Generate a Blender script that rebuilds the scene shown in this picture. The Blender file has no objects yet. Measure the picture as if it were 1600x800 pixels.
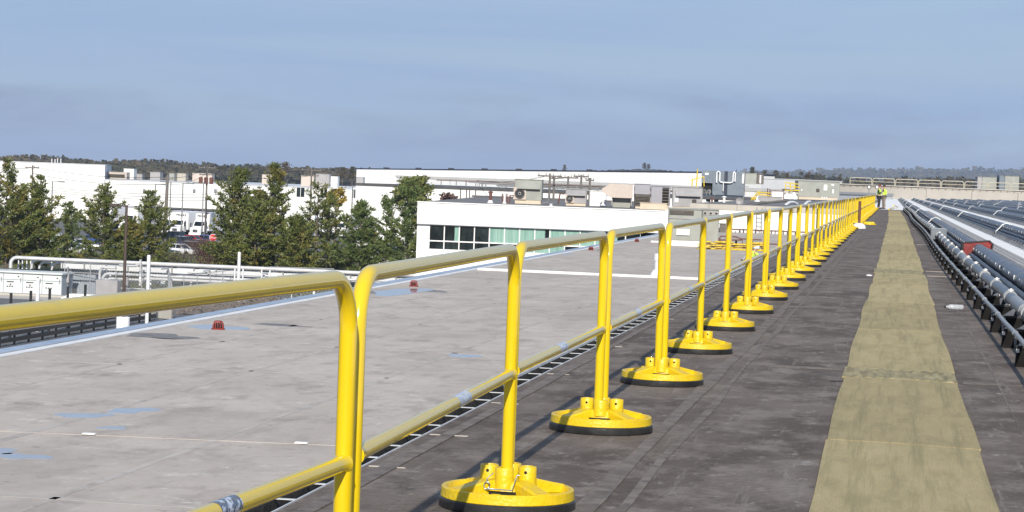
import bpy, bmesh, math, random
from mathutils import Vector, Matrix
R = math.radians
S = bpy.context.scene
COL = S.collection

# ------------------------------------------------------------------ camera
CF, YAW, PIT, ROL, EYE = 3622.0, R(9.408), R(1.949), R(2.15), 1.331
_c, _s = math.cos(YAW), math.sin(YAW)
_r = Vector((_c, _s, 0)); _f0 = Vector((-_s, _c, 0))
FWD = _f0*math.cos(PIT) + Vector((0, 0, -math.sin(PIT)))
_u = Vector((0, 0, math.cos(PIT))) + _f0*math.sin(PIT)
CX = _r*math.cos(ROL) + _u*math.sin(ROL)
CY = -_r*math.sin(ROL) + _u*math.cos(ROL)
cam_d = bpy.data.cameras.new('camera'); cam = bpy.data.objects.new('camera', cam_d); COL.objects.link(cam)
m = Matrix((CX, CY, -FWD)).transposed().to_4x4(); m.translation = (0, 0, EYE)
cam.matrix_world = m
cam_d.sensor_width = 36.0; cam_d.lens = CF/1600*36.0
cam_d.clip_start = 0.1; cam_d.clip_end = 30000
S.camera = cam
S.render.resolution_x, S.render.resolution_y = 1024, 512
def ray(px, py): return FWD + CX*((px-800)/CF) - CY*((py-400)/CF)
def at(px, py, d):                       # a place seen in the photo at distance d down the roof
    r = ray(px, py); return Vector((0, 0, EYE)) + r*(d/r.y)
def on(px, py, z):                       # a place seen in the photo on level z
    r = ray(px, py); return Vector((0, 0, EYE)) + r*((z-EYE)/r.z)
def ppm(p): return CF/((Vector(p)-Vector((0, 0, EYE))).dot(FWD))

# ------------------------------------------------------------------ light
SUN_AZ, SUN_EL = R(170), R(27)           # azimuth clockwise from +Y: behind the camera, a little right
S.view_settings.view_transform = 'Standard'; S.view_settings.look = 'None'
S.view_settings.exposure = 0.25; S.view_settings.gamma = 1
W = bpy.data.worlds.new('World'); S.world = W; W.use_nodes = True
wn, wl = W.node_tree.nodes, W.node_tree.links
wn.clear()
def N(nodes, t, **k):
    n = nodes.new(t)
    for a, b in k.items():
        if a == 'op': n.operation = b
        elif hasattr(n, a) and a not in n.inputs: setattr(n, a, b)
        else: n.inputs[a].default_value = b
    return n
sky = wn.new('ShaderNodeTexSky'); sky.sky_type = 'NISHITA'; sky.sun_disc = False
sky.sun_elevation = SUN_EL; sky.sun_rotation = SUN_AZ
sky.altitude = 0; sky.air_density = 1.0; sky.dust_density = 0.6; sky.ozone_density = 2.0
tc = wn.new('ShaderNodeTexCoord'); sep = wn.new('ShaderNodeSeparateXYZ'); wl.new(tc.outputs['Generated'], sep.inputs[0])
# thin stratus: high veil plus a lower grey-violet bank near the horizon
mp = wn.new('ShaderNodeMapping'); mp.inputs['Scale'].default_value = (1.6, 1.6, 16); wl.new(tc.outputs['Generated'], mp.inputs[0])
n1 = N(wn, 'ShaderNodeTexNoise', Scale=2.3, Detail=7.0, Roughness=0.55, Distortion=0.4); wl.new(mp.outputs[0], n1.inputs['Vector'])
mp2 = wn.new('ShaderNodeMapping'); mp2.inputs['Scale'].default_value = (7, 7, 34); mp2.inputs['Location'].default_value = (3, 1, 0); wl.new(tc.outputs['Generated'], mp2.inputs[0])
n2 = N(wn, 'ShaderNodeTexNoise', Scale=1.4, Detail=8.0, Roughness=0.6, Distortion=0.3); wl.new(mp2.outputs[0], n2.inputs['Vector'])
ma = wn.new('ShaderNodeMath'); ma.operation = 'MULTIPLY_ADD'; wl.new(n2.outputs[0], ma.inputs[0]); ma.inputs[1].default_value = 0.10; wl.new(sep.outputs['Z'], ma.inputs[2])
bank = wn.new('ShaderNodeMapRange'); bank.interpolation_type = 'SMOOTHSTEP'; wl.new(ma.outputs[0], bank.inputs[0])
bank.inputs[1].default_value = 0.050; bank.inputs[2].default_value = 0.092; bank.inputs[3].default_value = 0.9; bank.inputs[4].default_value = 0.0
veil = wn.new('ShaderNodeMapRange'); wl.new(n1.outputs[0], veil.inputs[0])
veil.inputs[1].default_value = 0.3; veil.inputs[2].default_value = 0.75; veil.inputs[3].default_value = 0.72; veil.inputs[4].default_value = 1.0
SKY_VEIL, SKY_BANK, SKY_BANK2 = (3.3, 4.6, 6.9, 1), (2.85, 3.6, 5.2, 1), (3.35, 4.2, 5.75, 1)
mx1 = N(wn, 'ShaderNodeMix', data_type='RGBA'); wl.new(veil.outputs[0], mx1.inputs[0]); wl.new(sky.outputs[0], mx1.inputs[6]); mx1.inputs[7].default_value = SKY_VEIL
bk = wn.new('ShaderNodeMapRange'); wl.new(n2.outputs[0], bk.inputs[0]); bk.inputs[1].default_value = 0.38; bk.inputs[2].default_value = 0.64
bmix = N(wn, 'ShaderNodeMix', data_type='RGBA'); wl.new(bk.outputs[0], bmix.inputs[0]); bmix.inputs[6].default_value = SKY_BANK; bmix.inputs[7].default_value = SKY_BANK2
mx2 = N(wn, 'ShaderNodeMix', data_type='RGBA'); wl.new(bank.outputs[0], mx2.inputs[0]); wl.new(mx1.outputs[2], mx2.inputs[6]); wl.new(bmix.outputs[2], mx2.inputs[7])
bg = wn.new('ShaderNodeBackground'); bg.inputs[1].default_value = 0.084
wo = wn.new('ShaderNodeOutputWorld'); wl.new(mx2.outputs[2], bg.inputs[0]); wl.new(bg.outputs[0], wo.inputs[0])
sd = bpy.data.lights.new('sun', 'SUN'); sd.energy = 4.6; sd.angle = R(0.5); sd.color = (1.0, 0.93, 0.82)
so = bpy.data.objects.new('sun', sd); COL.objects.link(so)
to_sun = Vector((math.sin(SUN_AZ)*math.cos(SUN_EL), math.cos(SUN_AZ)*math.cos(SUN_EL), math.sin(SUN_EL)))
so.rotation_euler = to_sun.to_track_quat('Z', 'Y').to_euler()

# ------------------------------------------------------------------ materials
MATS = {}
def mat(name, c1, c2=None, scale=3.0, rough=0.6, metal=0.0, bump=0.0, bscale=None, coat=0.0, spec=0.5, stretch=(1, 1, 1), lo=0.35, hi=0.65, detail=5.0, obj=False, c3=None, s3=0.6, w3=(0.55, 0.75), c4=None, s4=6, w4=(0.5, 0.7), st4=(1, 1, 1), layers=()):
    """Principled with two noise-mixed colours and an optional third patchy one."""
    if name in MATS: return MATS[name]
    M = bpy.data.materials.new(name); M.use_nodes = True
    nt = M.node_tree; nn, ll = nt.nodes, nt.links
    b = nn['Principled BSDF']
    b.inputs['Roughness'].default_value = rough; b.inputs['Metallic'].default_value = metal
    b.inputs['Coat Weight'].default_value = coat; b.inputs['Specular IOR Level'].default_value = spec
    b.inputs['Base Color'].default_value = (*c1, 1)
    if c2 or bump:
        if obj: g = nn.new('ShaderNodeTexCoord').outputs['Object']
        else: g = nn.new('ShaderNodeNewGeometry').outputs['Position']
        mp = nn.new('ShaderNodeMapping'); mp.inputs['Scale'].default_value = stretch; ll.new(g, mp.inputs[0])
    if c2:
        n = nn.new('ShaderNodeTexNoise'); n.inputs['Scale'].default_value = scale; n.inputs['Detail'].default_value = detail; n.inputs['Roughness'].default_value = 0.62
        ll.new(mp.outputs[0], n.inputs['Vector'])
        mr = nn.new('ShaderNodeMapRange'); mr.inputs[1].default_value = lo; mr.inputs[2].default_value = hi; ll.new(n.outputs[0], mr.inputs[0])
        mx = nn.new('ShaderNodeMix'); mx.data_type = 'RGBA'; ll.new(mr.outputs[0], mx.inputs[0])
        mx.inputs[6].default_value = (*c1, 1); mx.inputs[7].default_value = (*c2, 1)
        out = mx.outputs[2]
        if c3:
            k = nn.new('ShaderNodeTexNoise'); k.inputs['Scale'].default_value = s3; k.inputs['Detail'].default_value = 8; k.inputs['Roughness'].default_value = 0.7
            ll.new(mp.outputs[0], k.inputs['Vector'])
            kr = nn.new('ShaderNodeMapRange'); kr.inputs[1].default_value = w3[0]; kr.inputs[2].default_value = w3[1]; ll.new(k.outputs[0], kr.inputs[0])
            my = nn.new('ShaderNodeMix'); my.data_type = 'RGBA'; ll.new(kr.outputs[0], my.inputs[0]); ll.new(out, my.inputs[6]); my.inputs[7].default_value = (*c3, 1)
            out = my.outputs[2]
        for lc, ls, l0, l1, lst in ([(c4, s4, w4[0], w4[1], st4)] if c4 else [])+list(layers):
            mq = nn.new('ShaderNodeMapping'); mq.inputs['Scale'].default_value = lst; ll.new(g, mq.inputs[0])
            k = nn.new('ShaderNodeTexNoise'); k.inputs['Scale'].default_value = ls; k.inputs['Detail'].default_value = 10; k.inputs['Roughness'].default_value = 0.75
            ll.new(mq.outputs[0], k.inputs['Vector'])
            kr = nn.new('ShaderNodeMapRange'); kr.inputs[1].default_value = l0; kr.inputs[2].default_value = l1; ll.new(k.outputs[0], kr.inputs[0])
            my = nn.new('ShaderNodeMix'); my.data_type = 'RGBA'; ll.new(kr.outputs[0], my.inputs[0]); ll.new(out, my.inputs[6]); my.inputs[7].default_value = (*lc, 1)
            out = my.outputs[2]
        ll.new(out, b.inputs['Base Color'])
    if bump:
        n = nn.new('ShaderNodeTexNoise'); n.inputs['Scale'].default_value = bscale or scale*4; n.inputs['Detail'].default_value = 4
        ll.new(mp.outputs[0], n.inputs['Vector'])
        bp = nn.new('ShaderNodeBump'); bp.inputs['Strength'].default_value = bump; bp.inputs['Distance'].default_value = 0.02
        ll.new(n.outputs[0], bp.inputs['Height']); ll.new(bp.outputs[0], b.inputs['Normal'])
    MATS[name] = M
    return M
yellow = mat('yellow_powder_coat', (0.70, 0.50, 0.005), (0.66, 0.465, 0.005), 6, rough=0.2, coat=0.6, lo=0.2, hi=0.9, c3=(0.56, 0.41, 0.03), s3=7, w3=(0.6, 0.8), bump=0.03, bscale=25, c4=(0.20, 0.15, 0.05), s4=22, w4=(0.70, 0.74))
cast_yellow = mat('yellow_cast_iron_paint', (0.70, 0.49, 0.006), (0.64, 0.44, 0.008), 9, rough=0.38, coat=0.05, bump=0.25, bscale=60, c3=(0.52, 0.38, 0.06), s3=11, w3=(0.56, 0.76), c4=(0.16, 0.12, 0.05), s4=28, w4=(0.69, 0.73))
rubber = mat('black_rubber', (0.012, 0.012, 0.013), (0.03, 0.03, 0.03), 8, rough=0.35, bump=0.1, bscale=40)
dark_hole = mat('dark_hollow', (0.01, 0.009, 0.008), rough=0.9)
pin_steel = mat('zinc_wire', (0.35, 0.42, 0.48), rough=0.3, metal=0.8)
sticker = mat('silver_sticker', (0.62, 0.66, 0.72), (0.35, 0.38, 0.45), 60, rough=0.25, stretch=(1, .25, 1))
dark_sticker = mat('navy_sticker', (0.10, 0.12, 0.17), (0.5, 0.55, 0.65), 45, rough=0.25, lo=0.5, hi=0.55)
felt = mat('roof_cap_sheet', (0.094, 0.072, 0.059), (0.16, 0.13, 0.108), 1.1, rough=0.85, spec=0.25, bump=0.7, bscale=30, c3=(0.205, 0.172, 0.147), s3=3.0, w3=(0.48, 0.62), stretch=(1, .6, 1), lo=.42, hi=.6, detail=9, layers=[((0.34, 0.305, 0.275), 6, .58, .70, (1.0, .45, 1)), ((0.050, 0.040, 0.036), 3.6, .58, .70, (1.2, .5, 1)), ((0.24, 0.21, 0.187), 9, .57, .70, (1.6, .07, 1)), ((0.30, 0.265, 0.24), 45, .60, .72, (1, .6, 1)), ((0.36, 0.325, 0.295), 16, .60, .68, (.5, .8, 1)), ((0.045, 0.037, 0.033), 13, .61, .69, (.5, .9, 1))])
felt_lap = mat('roof_seam_lap', (0.205, 0.174, 0.152), (0.15, 0.126, 0.11), 5, rough=0.85, spec=0.25, bump=0.5, bscale=30, lo=.42, hi=.58, c3=(0.10, 0.082, 0.073), s3=8, w3=(0.5, 0.66))
grey_roof = mat('pale_grey_membrane', (0.515, 0.455, 0.395), (0.435, 0.38, 0.328), 0.4, rough=0.8, spec=0.2, bump=0.3, bscale=6, c3=(0.325, 0.28, 0.242), s3=1.3, w3=(0.5, 0.68), stretch=(1, .45, 1), detail=9, layers=[((0.62, 0.57, 0.515), 2.4, .57, .68, (.7, .7, 1)), ((0.21, 0.18, 0.157), 3.4, .60, .72, (.6, .5, 1)), ((0.60, 0.55, 0.5), 7, .60, .72, (1.5, .12, 1)), ((0.37, 0.322, 0.28), .18, .5, .66, (1, .7, 1)), ((0.235, 0.198, 0.172), 6.5, .60, .67, (.55, 1, 1)), ((0.66, 0.615, 0.56), 8, .62, .68, (.5, 1, 1))])
grey_lap = mat('pale_membrane_lap', (0.50, 0.45, 0.405), (0.40, 0.357, 0.32), .8, rough=0.8, spec=0.2, c3=(0.30, 0.262, 0.232), s3=2, w3=(0.52, 0.7))
white_seam = mat('white_seam_cover', (0.78, 0.77, 0.75), (0.6, 0.59, 0.57), 2, rough=0.6)
white_roof = mat('white_membrane', (0.87, 0.85, 0.815), (0.80, 0.78, 0.745), 0.8, rough=0.6, c3=(0.5, 0.48, 0.46), s3=0.7, w3=(0.6, 0.85))
walk_grey = mat('grey_ribbed_pad', (0.42, 0.405, 0.39), (0.33, 0.315, 0.305), 2.0, rough=0.85, spec=.2, stretch=(6, .3, 1), bump=0.3, bscale=10)
def mat_mat(name, v):
    """woven walkway pad: fine cross weave plus longitudinal soiling"""
    M = mat(name, (0.485*v, 0.395*v, 0.215*v), (0.425*v, 0.343*v, 0.184*v), 3.0, rough=0.9, spec=0.2, bump=0.7, bscale=70, stretch=(2.6, .55, 1), c3=(0.30*v, 0.255*v, 0.135*v), s3=1.7, w3=(0.5, 0.74), c4=(0.33*v, 0.28*v, 0.15*v), s4=2.2, w4=(0.5, 0.62), st4=(4.5, .12, 1))
    return M
mats_pad = [mat_mat('walkway_pad_a', 1.0), mat_mat('walkway_pad_b', 0.92), mat_mat('walkway_pad_c', 1.07)]
pad_dirty = mat('walkway_pad_soiled', (0.38, 0.33, 0.175), (0.19, 0.155, 0.08), 6, rough=0.9, bump=0.4, bscale=60, stretch=(2.5, .4, 1))
gal = mat('galvanised_coping', (0.36, 0.42, 0.5), (0.48, 0.54, 0.62), 1.5, rough=0.32, metal=0.35)
gutter_white = mat('white_gutter_metal', (0.72, 0.73, 0.75), (0.58, 0.6, 0.63), 3, rough=0.4)
gutter_dark = mat('gutter_silt', (0.012, 0.011, 0.01), (0.05, 0.045, 0.04), 14, rough=0.9, bump=0.6, bscale=30)
strainer_red = mat('red_oxide_cast', (0.30, 0.035, 0.028), (0.18, 0.028, 0.02), 12, rough=0.5)
puddle_m = mat('rain_water', (0.38, 0.37, 0.37), (0.32, 0.31, 0.31), 3, rough=0.04, spec=0.9)
wet = mat('damp_silt', (0.14, 0.12, 0.105), (0.26, 0.23, 0.205), 5, rough=0.5, spec=.3)
slate = mat('slate_blue_tube', (0.075, 0.09, 0.118), (0.115, 0.135, 0.17), 4, rough=0.38, bump=0.35, bscale=7, c3=(0.03, 0.034, 0.04), s3=2)
slate2 = mat('slate_blue_tube_dull', (0.055, 0.065, 0.085), (0.095, 0.11, 0.135), 5, rough=0.5, bump=0.3, bscale=8)
pvc = mat('grey_pvc_pipe', (0.12, 0.14, 0.165), (0.165, 0.185, 0.21), 2, rough=0.42)
pvc_light = mat('light_pvc_coupling', (0.31, 0.32, 0.33), (0.25, 0.26, 0.27), 5, rough=0.45)
bright_metal = mat('bright_bracket', (0.75, 0.75, 0.74), (0.6, 0.6, 0.6), 6, rough=0.35, metal=0.2)
black_block = mat('black_rubber_block', (0.008, 0.008, 0.008), (0.014, 0.013, 0.013), 7, rough=0.8, spec=0.12)
red_cloth = mat('red_vinyl', (0.24, 0.016, 0.014), (0.15, 0.012, 0.011), 7, rough=0.42, bump=0.6, bscale=8)
black_trim = mat('black_webbing', (0.015, 0.015, 0.017), rough=0.6)
clearp = mat('clear_plastic', (0.55, 0.58, 0.6), (0.75, 0.77, 0.78), 30, rough=0.15)
clearp.node_tree.nodes['Principled BSDF'].inputs['Transmission Weight'].default_value = 0.5
white_wall = mat('white_painted_wall', (0.80, 0.80, 0.785), (0.74, 0.74, 0.725), 0.15, rough=0.7, c3=(0.66, 0.66, 0.64), s3=0.4, w3=(0.62, 0.9), stretch=(1, 1, .3))
white_trim = mat('white_trim', (0.78, 0.78, 0.77), (0.68, 0.68, 0.67), 2, rough=0.5)
shade_white = mat('pale_grey_metal_siding', (0.62, 0.63, 0.64), (0.55, 0.56, 0.57), 0.4, rough=0.55)
dark_edge = mat('dark_roof_edge', (0.055, 0.055, 0.06), (0.09, 0.088, 0.088), 1, rough=0.6)
gravel_roof = mat('dark_ballast_roof', (0.14, 0.132, 0.128), (0.2, 0.19, 0.185), 0.8, rough=0.9, c3=(0.1, 0.095, 0.09), s3=0.3)
glass_dark = mat('dark_window_glass', (0.006, 0.009, 0.01), (0.035, 0.05, 0.05), .9, rough=0.06, spec=0.5, lo=.45, hi=.75, stretch=(1, 1, .5))
glass_green = mat('green_blind_window', (0.20, 0.36, 0.30), (0.30, 0.45, 0.39), 1.2, rough=0.12, stretch=(5, 5, .25), c3=(0.13, 0.25, 0.21), s3=1.5, w3=(.5, .7))
glass_teal = mat('teal_blind_window', (0.24, 0.46, 0.47), (0.3, 0.5, 0.5), 1.5, rough=0.12)
hv_green = mat('hvac_grey_green', (0.30, 0.31, 0.28), (0.25, 0.26, 0.235), 1.2, rough=0.55)
hv_grey = mat('hvac_grey', (0.33, 0.32, 0.325), (0.27, 0.265, 0.27), 1.2, rough=0.5)
hv_beige = mat('hvac_beige', (0.50, 0.43, 0.38), (0.44, 0.38, 0.335), 1.2, rough=0.55)
hv_purple = mat('hvac_violet_grey', (0.30, 0.30, 0.34), (0.26, 0.26, 0.29), 1.2, rough=0.5)
louver_m = mat('brown_louver', (0.13, 0.115, 0.095), (0.09, 0.08, 0.07), 3, rough=0.6)
cream = mat('cream_timber_curb', (0.62, 0.52, 0.40), (0.54, 0.45, 0.35), 2, rough=0.8)
slate_clad = mat('slate_blue_cladding', (0.12, 0.15, 0.185), (0.16, 0.19, 0.225), 0.6, rough=0.45)
navy = mat('navy_strip', (0.015, 0.022, 0.045), rough=0.4)
rust = mat('rusty_pipe', (0.16, 0.06, 0.045), (0.11, 0.045, 0.035), 5, rough=0.75)
concrete = mat('pale_concrete', (0.46, 0.43, 0.38), (0.38, 0.355, 0.31), 0.5, rough=0.85, c3=(0.3, 0.28, 0.25), s3=0.3, w3=(0.58, 0.85), stretch=(1, 1, .4))
par_conc = mat('parapet_concrete', (0.36, 0.335, 0.3), (0.31, 0.29, 0.26), 0.3, rough=0.85, stretch=(1, 1, .25))
asphalt = mat('asphalt', (0.10, 0.098, 0.098), (0.13, 0.127, 0.126), 0.4, rough=0.9, c3=(0.16, 0.155, 0.15), s3=0.15)
paint_white = mat('road_paint', (0.72, 0.72, 0.7), (0.5, 0.5, 0.48), 2, rough=0.7)
grass_m = mat('rough_grass', (0.075, 0.085, 0.03), (0.13, 0.115, 0.05), 0.6, rough=0.95, bump=0.6, bscale=6)
rubble = mat('brown_rubble', (0.20, 0.165, 0.14), (0.13, 0.11, 0.095), 3, rough=0.95)
field_m = mat('distant_ground', (0.10, 0.095, 0.06), (0.14, 0.12, 0.08), 0.004, rough=1.0)
wood_hill = mat('wooded_slope', (0.04, 0.038, 0.026), (0.06, 0.052, 0.035), 0.02, rough=1.0)
hill_tree = mat('far_autumn_wood', (0.045, 0.045, 0.022), (0.085, 0.065, 0.036), 0.012, rough=1.0, lo=.4, hi=.6, c3=(0.035, 0.045, 0.02), s3=0.02)
bark = mat('pine_bark', (0.13, 0.105, 0.085), (0.09, 0.07, 0.055), 4, rough=0.9)
needles = mat('pine_needles', (0.130, 0.145, 0.027), (0.072, 0.098, 0.021), 0.8, rough=0.6, lo=.38, hi=.6, c3=(0.205, 0.155, 0.032), s3=0.45, w3=(0.52, 0.68))
needles_dk = mat('spruce_needles', (0.065, 0.105, 0.025), (0.105, 0.13, 0.03), 0.9, rough=0.7, c3=(0.10, 0.10, 0.03), s3=0.5, w3=(0.6, 0.8))
leaf_green = mat('yellow_green_leaves', (0.15, 0.16, 0.04), (0.10, 0.12, 0.03), 1.0, rough=0.7)
leaf_gold = mat('golden_leaves', (0.36, 0.25, 0.03), (0.22, 0.17, 0.03), 1.5, rough=0.7)
twig_red = mat('bare_red_twigs', (0.15, 0.085, 0.07), (0.10, 0.06, 0.05), 3, rough=0.9)
pole_wood = mat('weathered_pole', (0.17, 0.15, 0.135), (0.12, 0.105, 0.095), 2, rough=0.9)
pole_brown = mat('brown_lamp_metal', (0.075, 0.05, 0.04), (0.06, 0.04, 0.033), 2, rough=0.5)
pole_grey = mat('grey_lamp_metal', (0.20, 0.205, 0.21), rough=0.45)
pole_white = mat('white_pole_paint', (0.74, 0.75, 0.76), (0.64, 0.65, 0.66), 2, rough=0.45)
black_metal = mat('black_metal', (0.015, 0.015, 0.016), rough=0.45)
steel_pale = mat('pale_cladded_pipe', (0.70, 0.70, 0.70), (0.56, 0.55, 0.54), 1.0, rough=0.35, metal=0.25)
cabinet_m = mat('cabinet_enamel', (0.60, 0.63, 0.63), (0.55, 0.58, 0.58), 0.8, rough=0.45)
cabinet_side = mat('cabinet_side_grey', (0.27, 0.31, 0.36), (0.31, 0.35, 0.4), 0.8, rough=0.5)
mesh_m = mat('chain_link_wire', (0.42, 0.43, 0.44), rough=0.4, metal=0.5)
tyre_m = mat('tyre', (0.018, 0.018, 0.018), rough=0.8)
rim_m = mat('alloy_rim', (0.5, 0.5, 0.52), rough=0.35, metal=0.7)
lamp_clear = mat('headlamp_glass', (0.75, 0.77, 0.8), rough=0.1)
lamp_red = mat('tail_lamp', (0.4, 0.01, 0.01), rough=0.2)
plate_m = mat('number_plate', (0.7, 0.7, 0.66), rough=0.4)
sign_red = mat('sign_red', (0.6, 0.02, 0.025), rough=0.4)
sign_white = mat('sign_white', (0.85, 0.85, 0.85), rough=0.4)
print_black = mat('print_black', (0.015, 0.015, 0.02), rough=0.5)
skin_m = mat('skin', (0.45, 0.27, 0.19), rough=0.55)
hivis = mat('hi_vis_cloth', (0.55, 0.85, 0.06), (0.46, 0.74, 0.05), 6, rough=0.7)
black_cloth = mat('black_cloth', (0.018, 0.018, 0.022), rough=0.85)
brown_cloth = mat('khaki_brown_cloth', (0.20, 0.17, 0.14), rough=0.85)
maroon = mat('maroon_cloth', (0.16, 0.02, 0.02), rough=0.7)
hat_white = mat('white_hard_hat', (0.85, 0.85, 0.84), rough=0.3)
reflect_m = mat('silver_tape', (0.6, 0.6, 0.6), rough=0.4)

# ------------------------------------------------------------------ builders
class MB:
    """collects shapes and links them as ONE mesh object"""
    def __init__(s): s.v = []; s.f = []; s.sm = []; s.mi = []; s.k = 0
    def add(s, vs, fs, smooth=False):
        b = len(s.v); s.v += [tuple(v) for v in vs]
        for f in fs: s.f.append(tuple(b+i for i in f)); s.sm.append(smooth); s.mi.append(s.k)
        return s
    def box(s, x0, x1, y0, y1, z0, z1):
        v = [(x, y, z) for z in (z0, z1) for y in (y0, y1) for x in (x0, x1)]
        return s.add(v, [(0, 2, 3, 1), (4, 5, 7, 6), (0, 1, 5, 4), (2, 6, 7, 3), (0, 4, 6, 2), (1, 3, 7, 5)])
    def rbox(s, x0, x1, y0, y1, z0, z1, r=0.02):
        """box with chamfered vertical and top edges"""
        def ring(z, k): return [(x0+k+r, y0+k, z), (x1-k-r, y0+k, z), (x1-k, y0+k+r, z), (x1-k, y1-k-r, z), (x1-k-r, y1-k, z), (x0+k+r, y1-k, z), (x0+k, y1-k-r, z), (x0+k, y0+k+r, z)]
        v = ring(z0, 0)+ring(z1-r, 0)+ring(z1, r); f = [tuple(range(7, -1, -1)), tuple(range(16, 24))]
        for a in (0, 8):
            for i in range(8): j = (i+1) % 8; f.append((a+i, a+j, a+8+j, a+8+i))
        return s.add(v, f)
    def tube(s, pts, r, n=8, caps=True, smooth=True):
        pts = [Vector(p) for p in pts]; rs = r if isinstance(r, (list, tuple)) else [r]*len(pts)
        vs, fs = [], []; up = None
        for i, p in enumerate(pts):
            t = (pts[min(i+1, len(pts)-1)]-pts[max(i-1, 0)]).normalized()
            if up is None:
                up = Vector((0, 0, 1)) if abs(t.z) < 0.9 else Vector((1, 0, 0))
            a = t.cross(up).normalized(); b = a.cross(t).normalized(); up = b
            for k in range(n):
                w = 2*math.pi*k/n; vs.append(p+(a*math.cos(w)+b*math.sin(w))*rs[i])
        for i in range(len(pts)-1):
            for k in range(n):
                q = (k+1) % n; fs.append((i*n+k, i*n+q, (i+1)*n+q, (i+1)*n+k))
        s.add(vs, fs, smooth)
        if caps: s.add(vs[:n], [tuple(range(n-1, -1, -1))]); s.add(vs[-n:], [tuple(range(n))])
        return s
    def lathe(s, prof, n=24, c=(0, 0, 0), smooth=True, cap=True, axis='z'):
        if len(prof) > 2 and smooth:                      # split the profile at sharp corners so that edges stay crisp
            runs = [[prof[0], prof[1]]]
            for i in range(2, len(prof)):
                u = (prof[i-1][0]-prof[i-2][0], prof[i-1][1]-prof[i-2][1]); v = (prof[i][0]-prof[i-1][0], prof[i][1]-prof[i-1][1])
                c_ = (u[0]*v[0]+u[1]*v[1])/(math.hypot(*u)*math.hypot(*v)+1e-12)
                if c_ < .82: runs.append([prof[i-1], prof[i]])
                else: runs[-1].append(prof[i])
            if len(runs) > 1:
                for q in runs: s.lathe(q, n, c, True, False, axis)
                if cap:
                    for (r, z), rev in ((prof[0], True), (prof[-1], False)):
                        vs = []
                        for k in range(n):
                            w = 2*math.pi*k/n; x, y = r*math.cos(w), r*math.sin(w); p = (x, y, z) if axis == 'z' else (x, z, -y) if axis == 'y' else (z, x, y)
                            vs.append((c[0]+p[0], c[1]+p[1], c[2]+p[2]))
                        s.add(vs, [tuple(range(n))])
                return s
        vs, fs = [], []
        for r, z in prof:
            for k in range(n):
                w = 2*math.pi*k/n; x, y = r*math.cos(w), r*math.sin(w)
                if axis == 'z': p = (x, y, z)
                elif axis == 'y': p = (x, z, -y)
                else: p = (z, x, y)
                vs.append((c[0]+p[0], c[1]+p[1], c[2]+p[2]))
        for i in range(len(prof)-1):
            for k in range(n):
                q = (k+1) % n; fs.append((i*n+k, i*n+q, (i+1)*n+q, (i+1)*n+k))
        s.add(vs, fs, smooth)
        if cap: s.add(vs[:n], [tuple(range(n-1, -1, -1))]); s.add(vs[-n:], [tuple(range(n))])
        return s
    def prism(s, pts, d0, d1, plane='xz'):
        """outline extruded; plane xz is extruded along y, xy along z, yz along x"""
        n = len(pts)
        def P(a, b, d): return {'xz': (a, d, b), 'xy': (a, b, d), 'yz': (d, a, b)}[plane]
        v = [P(a, b, d0) for a, b in pts]+[P(a, b, d1) for a, b in pts]
        return s.add(v, [tuple(range(n)), tuple(range(2*n-1, n-1, -1))]+[(i, n+i, n+(i+1) % n, (i+1) % n) for i in range(n)])
    def mesh(s, name, mats, fix=True):
        me = bpy.data.meshes.new(name); me.from_pydata(s.v, [], s.f)
        me.polygons.foreach_set('use_smooth', s.sm)
        for q in (mats if isinstance(mats, (list, tuple)) else [mats]): me.materials.append(q)
        if any(s.mi): me.polygons.foreach_set('material_index', s.mi)
        if fix:
            bm = bmesh.new(); bm.from_mesh(me); bmesh.ops.recalc_face_normals(bm, faces=bm.faces); bm.to_mesh(me); bm.free()
        me.update()
        return me
    def build(s, name, mats, parent=None, loc=(0, 0, 0), fix=True, rotz=0):
        return put(name, s.mesh(name, mats, fix), parent, loc, rotz)
def put(name, me, parent=None, loc=(0, 0, 0), rotz=0):
    o = bpy.data.objects.new(name, me); COL.objects.link(o); o.location = loc
    if rotz: o.rotation_euler = (0, 0, rotz)
    if parent: o.parent = parent
    return o
def tag(o, label=None, cat=None, group=None, kind=None):
    if label: o['label'] = label
    if cat: o['category'] = cat
    if group: o['group'] = group
    if kind: o['kind'] = kind
    return o
def thing(name, label, cat, loc=(0, 0, 0), rotz=0, group=None):
    o = bpy.data.objects.new(name, None); COL.objects.link(o); o.location = loc; o.rotation_euler = (0, 0, rotz)
    return tag(o, label, cat, group)
def tree(o): return (o, [tree(c) for c in o.children])      # a thing with its parts and sub-parts, read once
def dup(t, parent=None, loc=None, rotz=None, label=None, group=None, deep=True, scale=None):
    o, ch = t
    c = o.copy(); COL.objects.link(c); c.parent = parent
    if loc is not None: c.location = loc
    if rotz is not None: c.rotation_euler = (0, 0, rotz)
    if scale is not None: c.scale = scale
    if label: c['label'] = label
    if group: c['group'] = group
    if deep:
        for k in ch: dup(k, c)
    return c
def text_mesh(txt, size, depth=0.004, bold=0.0):
    cu = bpy.data.curves.new('lettering', 'FONT'); cu.body = txt; cu.size = size; cu.extrude = depth; cu.offset = bold
    cu.align_x = 'CENTER'; cu.align_y = 'CENTER'; cu.resolution_u = 3
    o = bpy.data.objects.new('lettering', cu); COL.objects.link(o)
    dg = bpy.context.evaluated_depsgraph_get()
    me = bpy.data.meshes.new_from_object(o.evaluated_get(dg)); bpy.data.objects.remove(o)
    return me
def lettering(txt, size, material, parent, loc, name='lettering', bold=0.0):
    me = text_mesh(txt, size, bold=bold); me.materials.clear(); me.materials.append(material)
    o = put(name, me, parent, loc); o.rotation_euler = (R(90), 0, 0)
    return o
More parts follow.
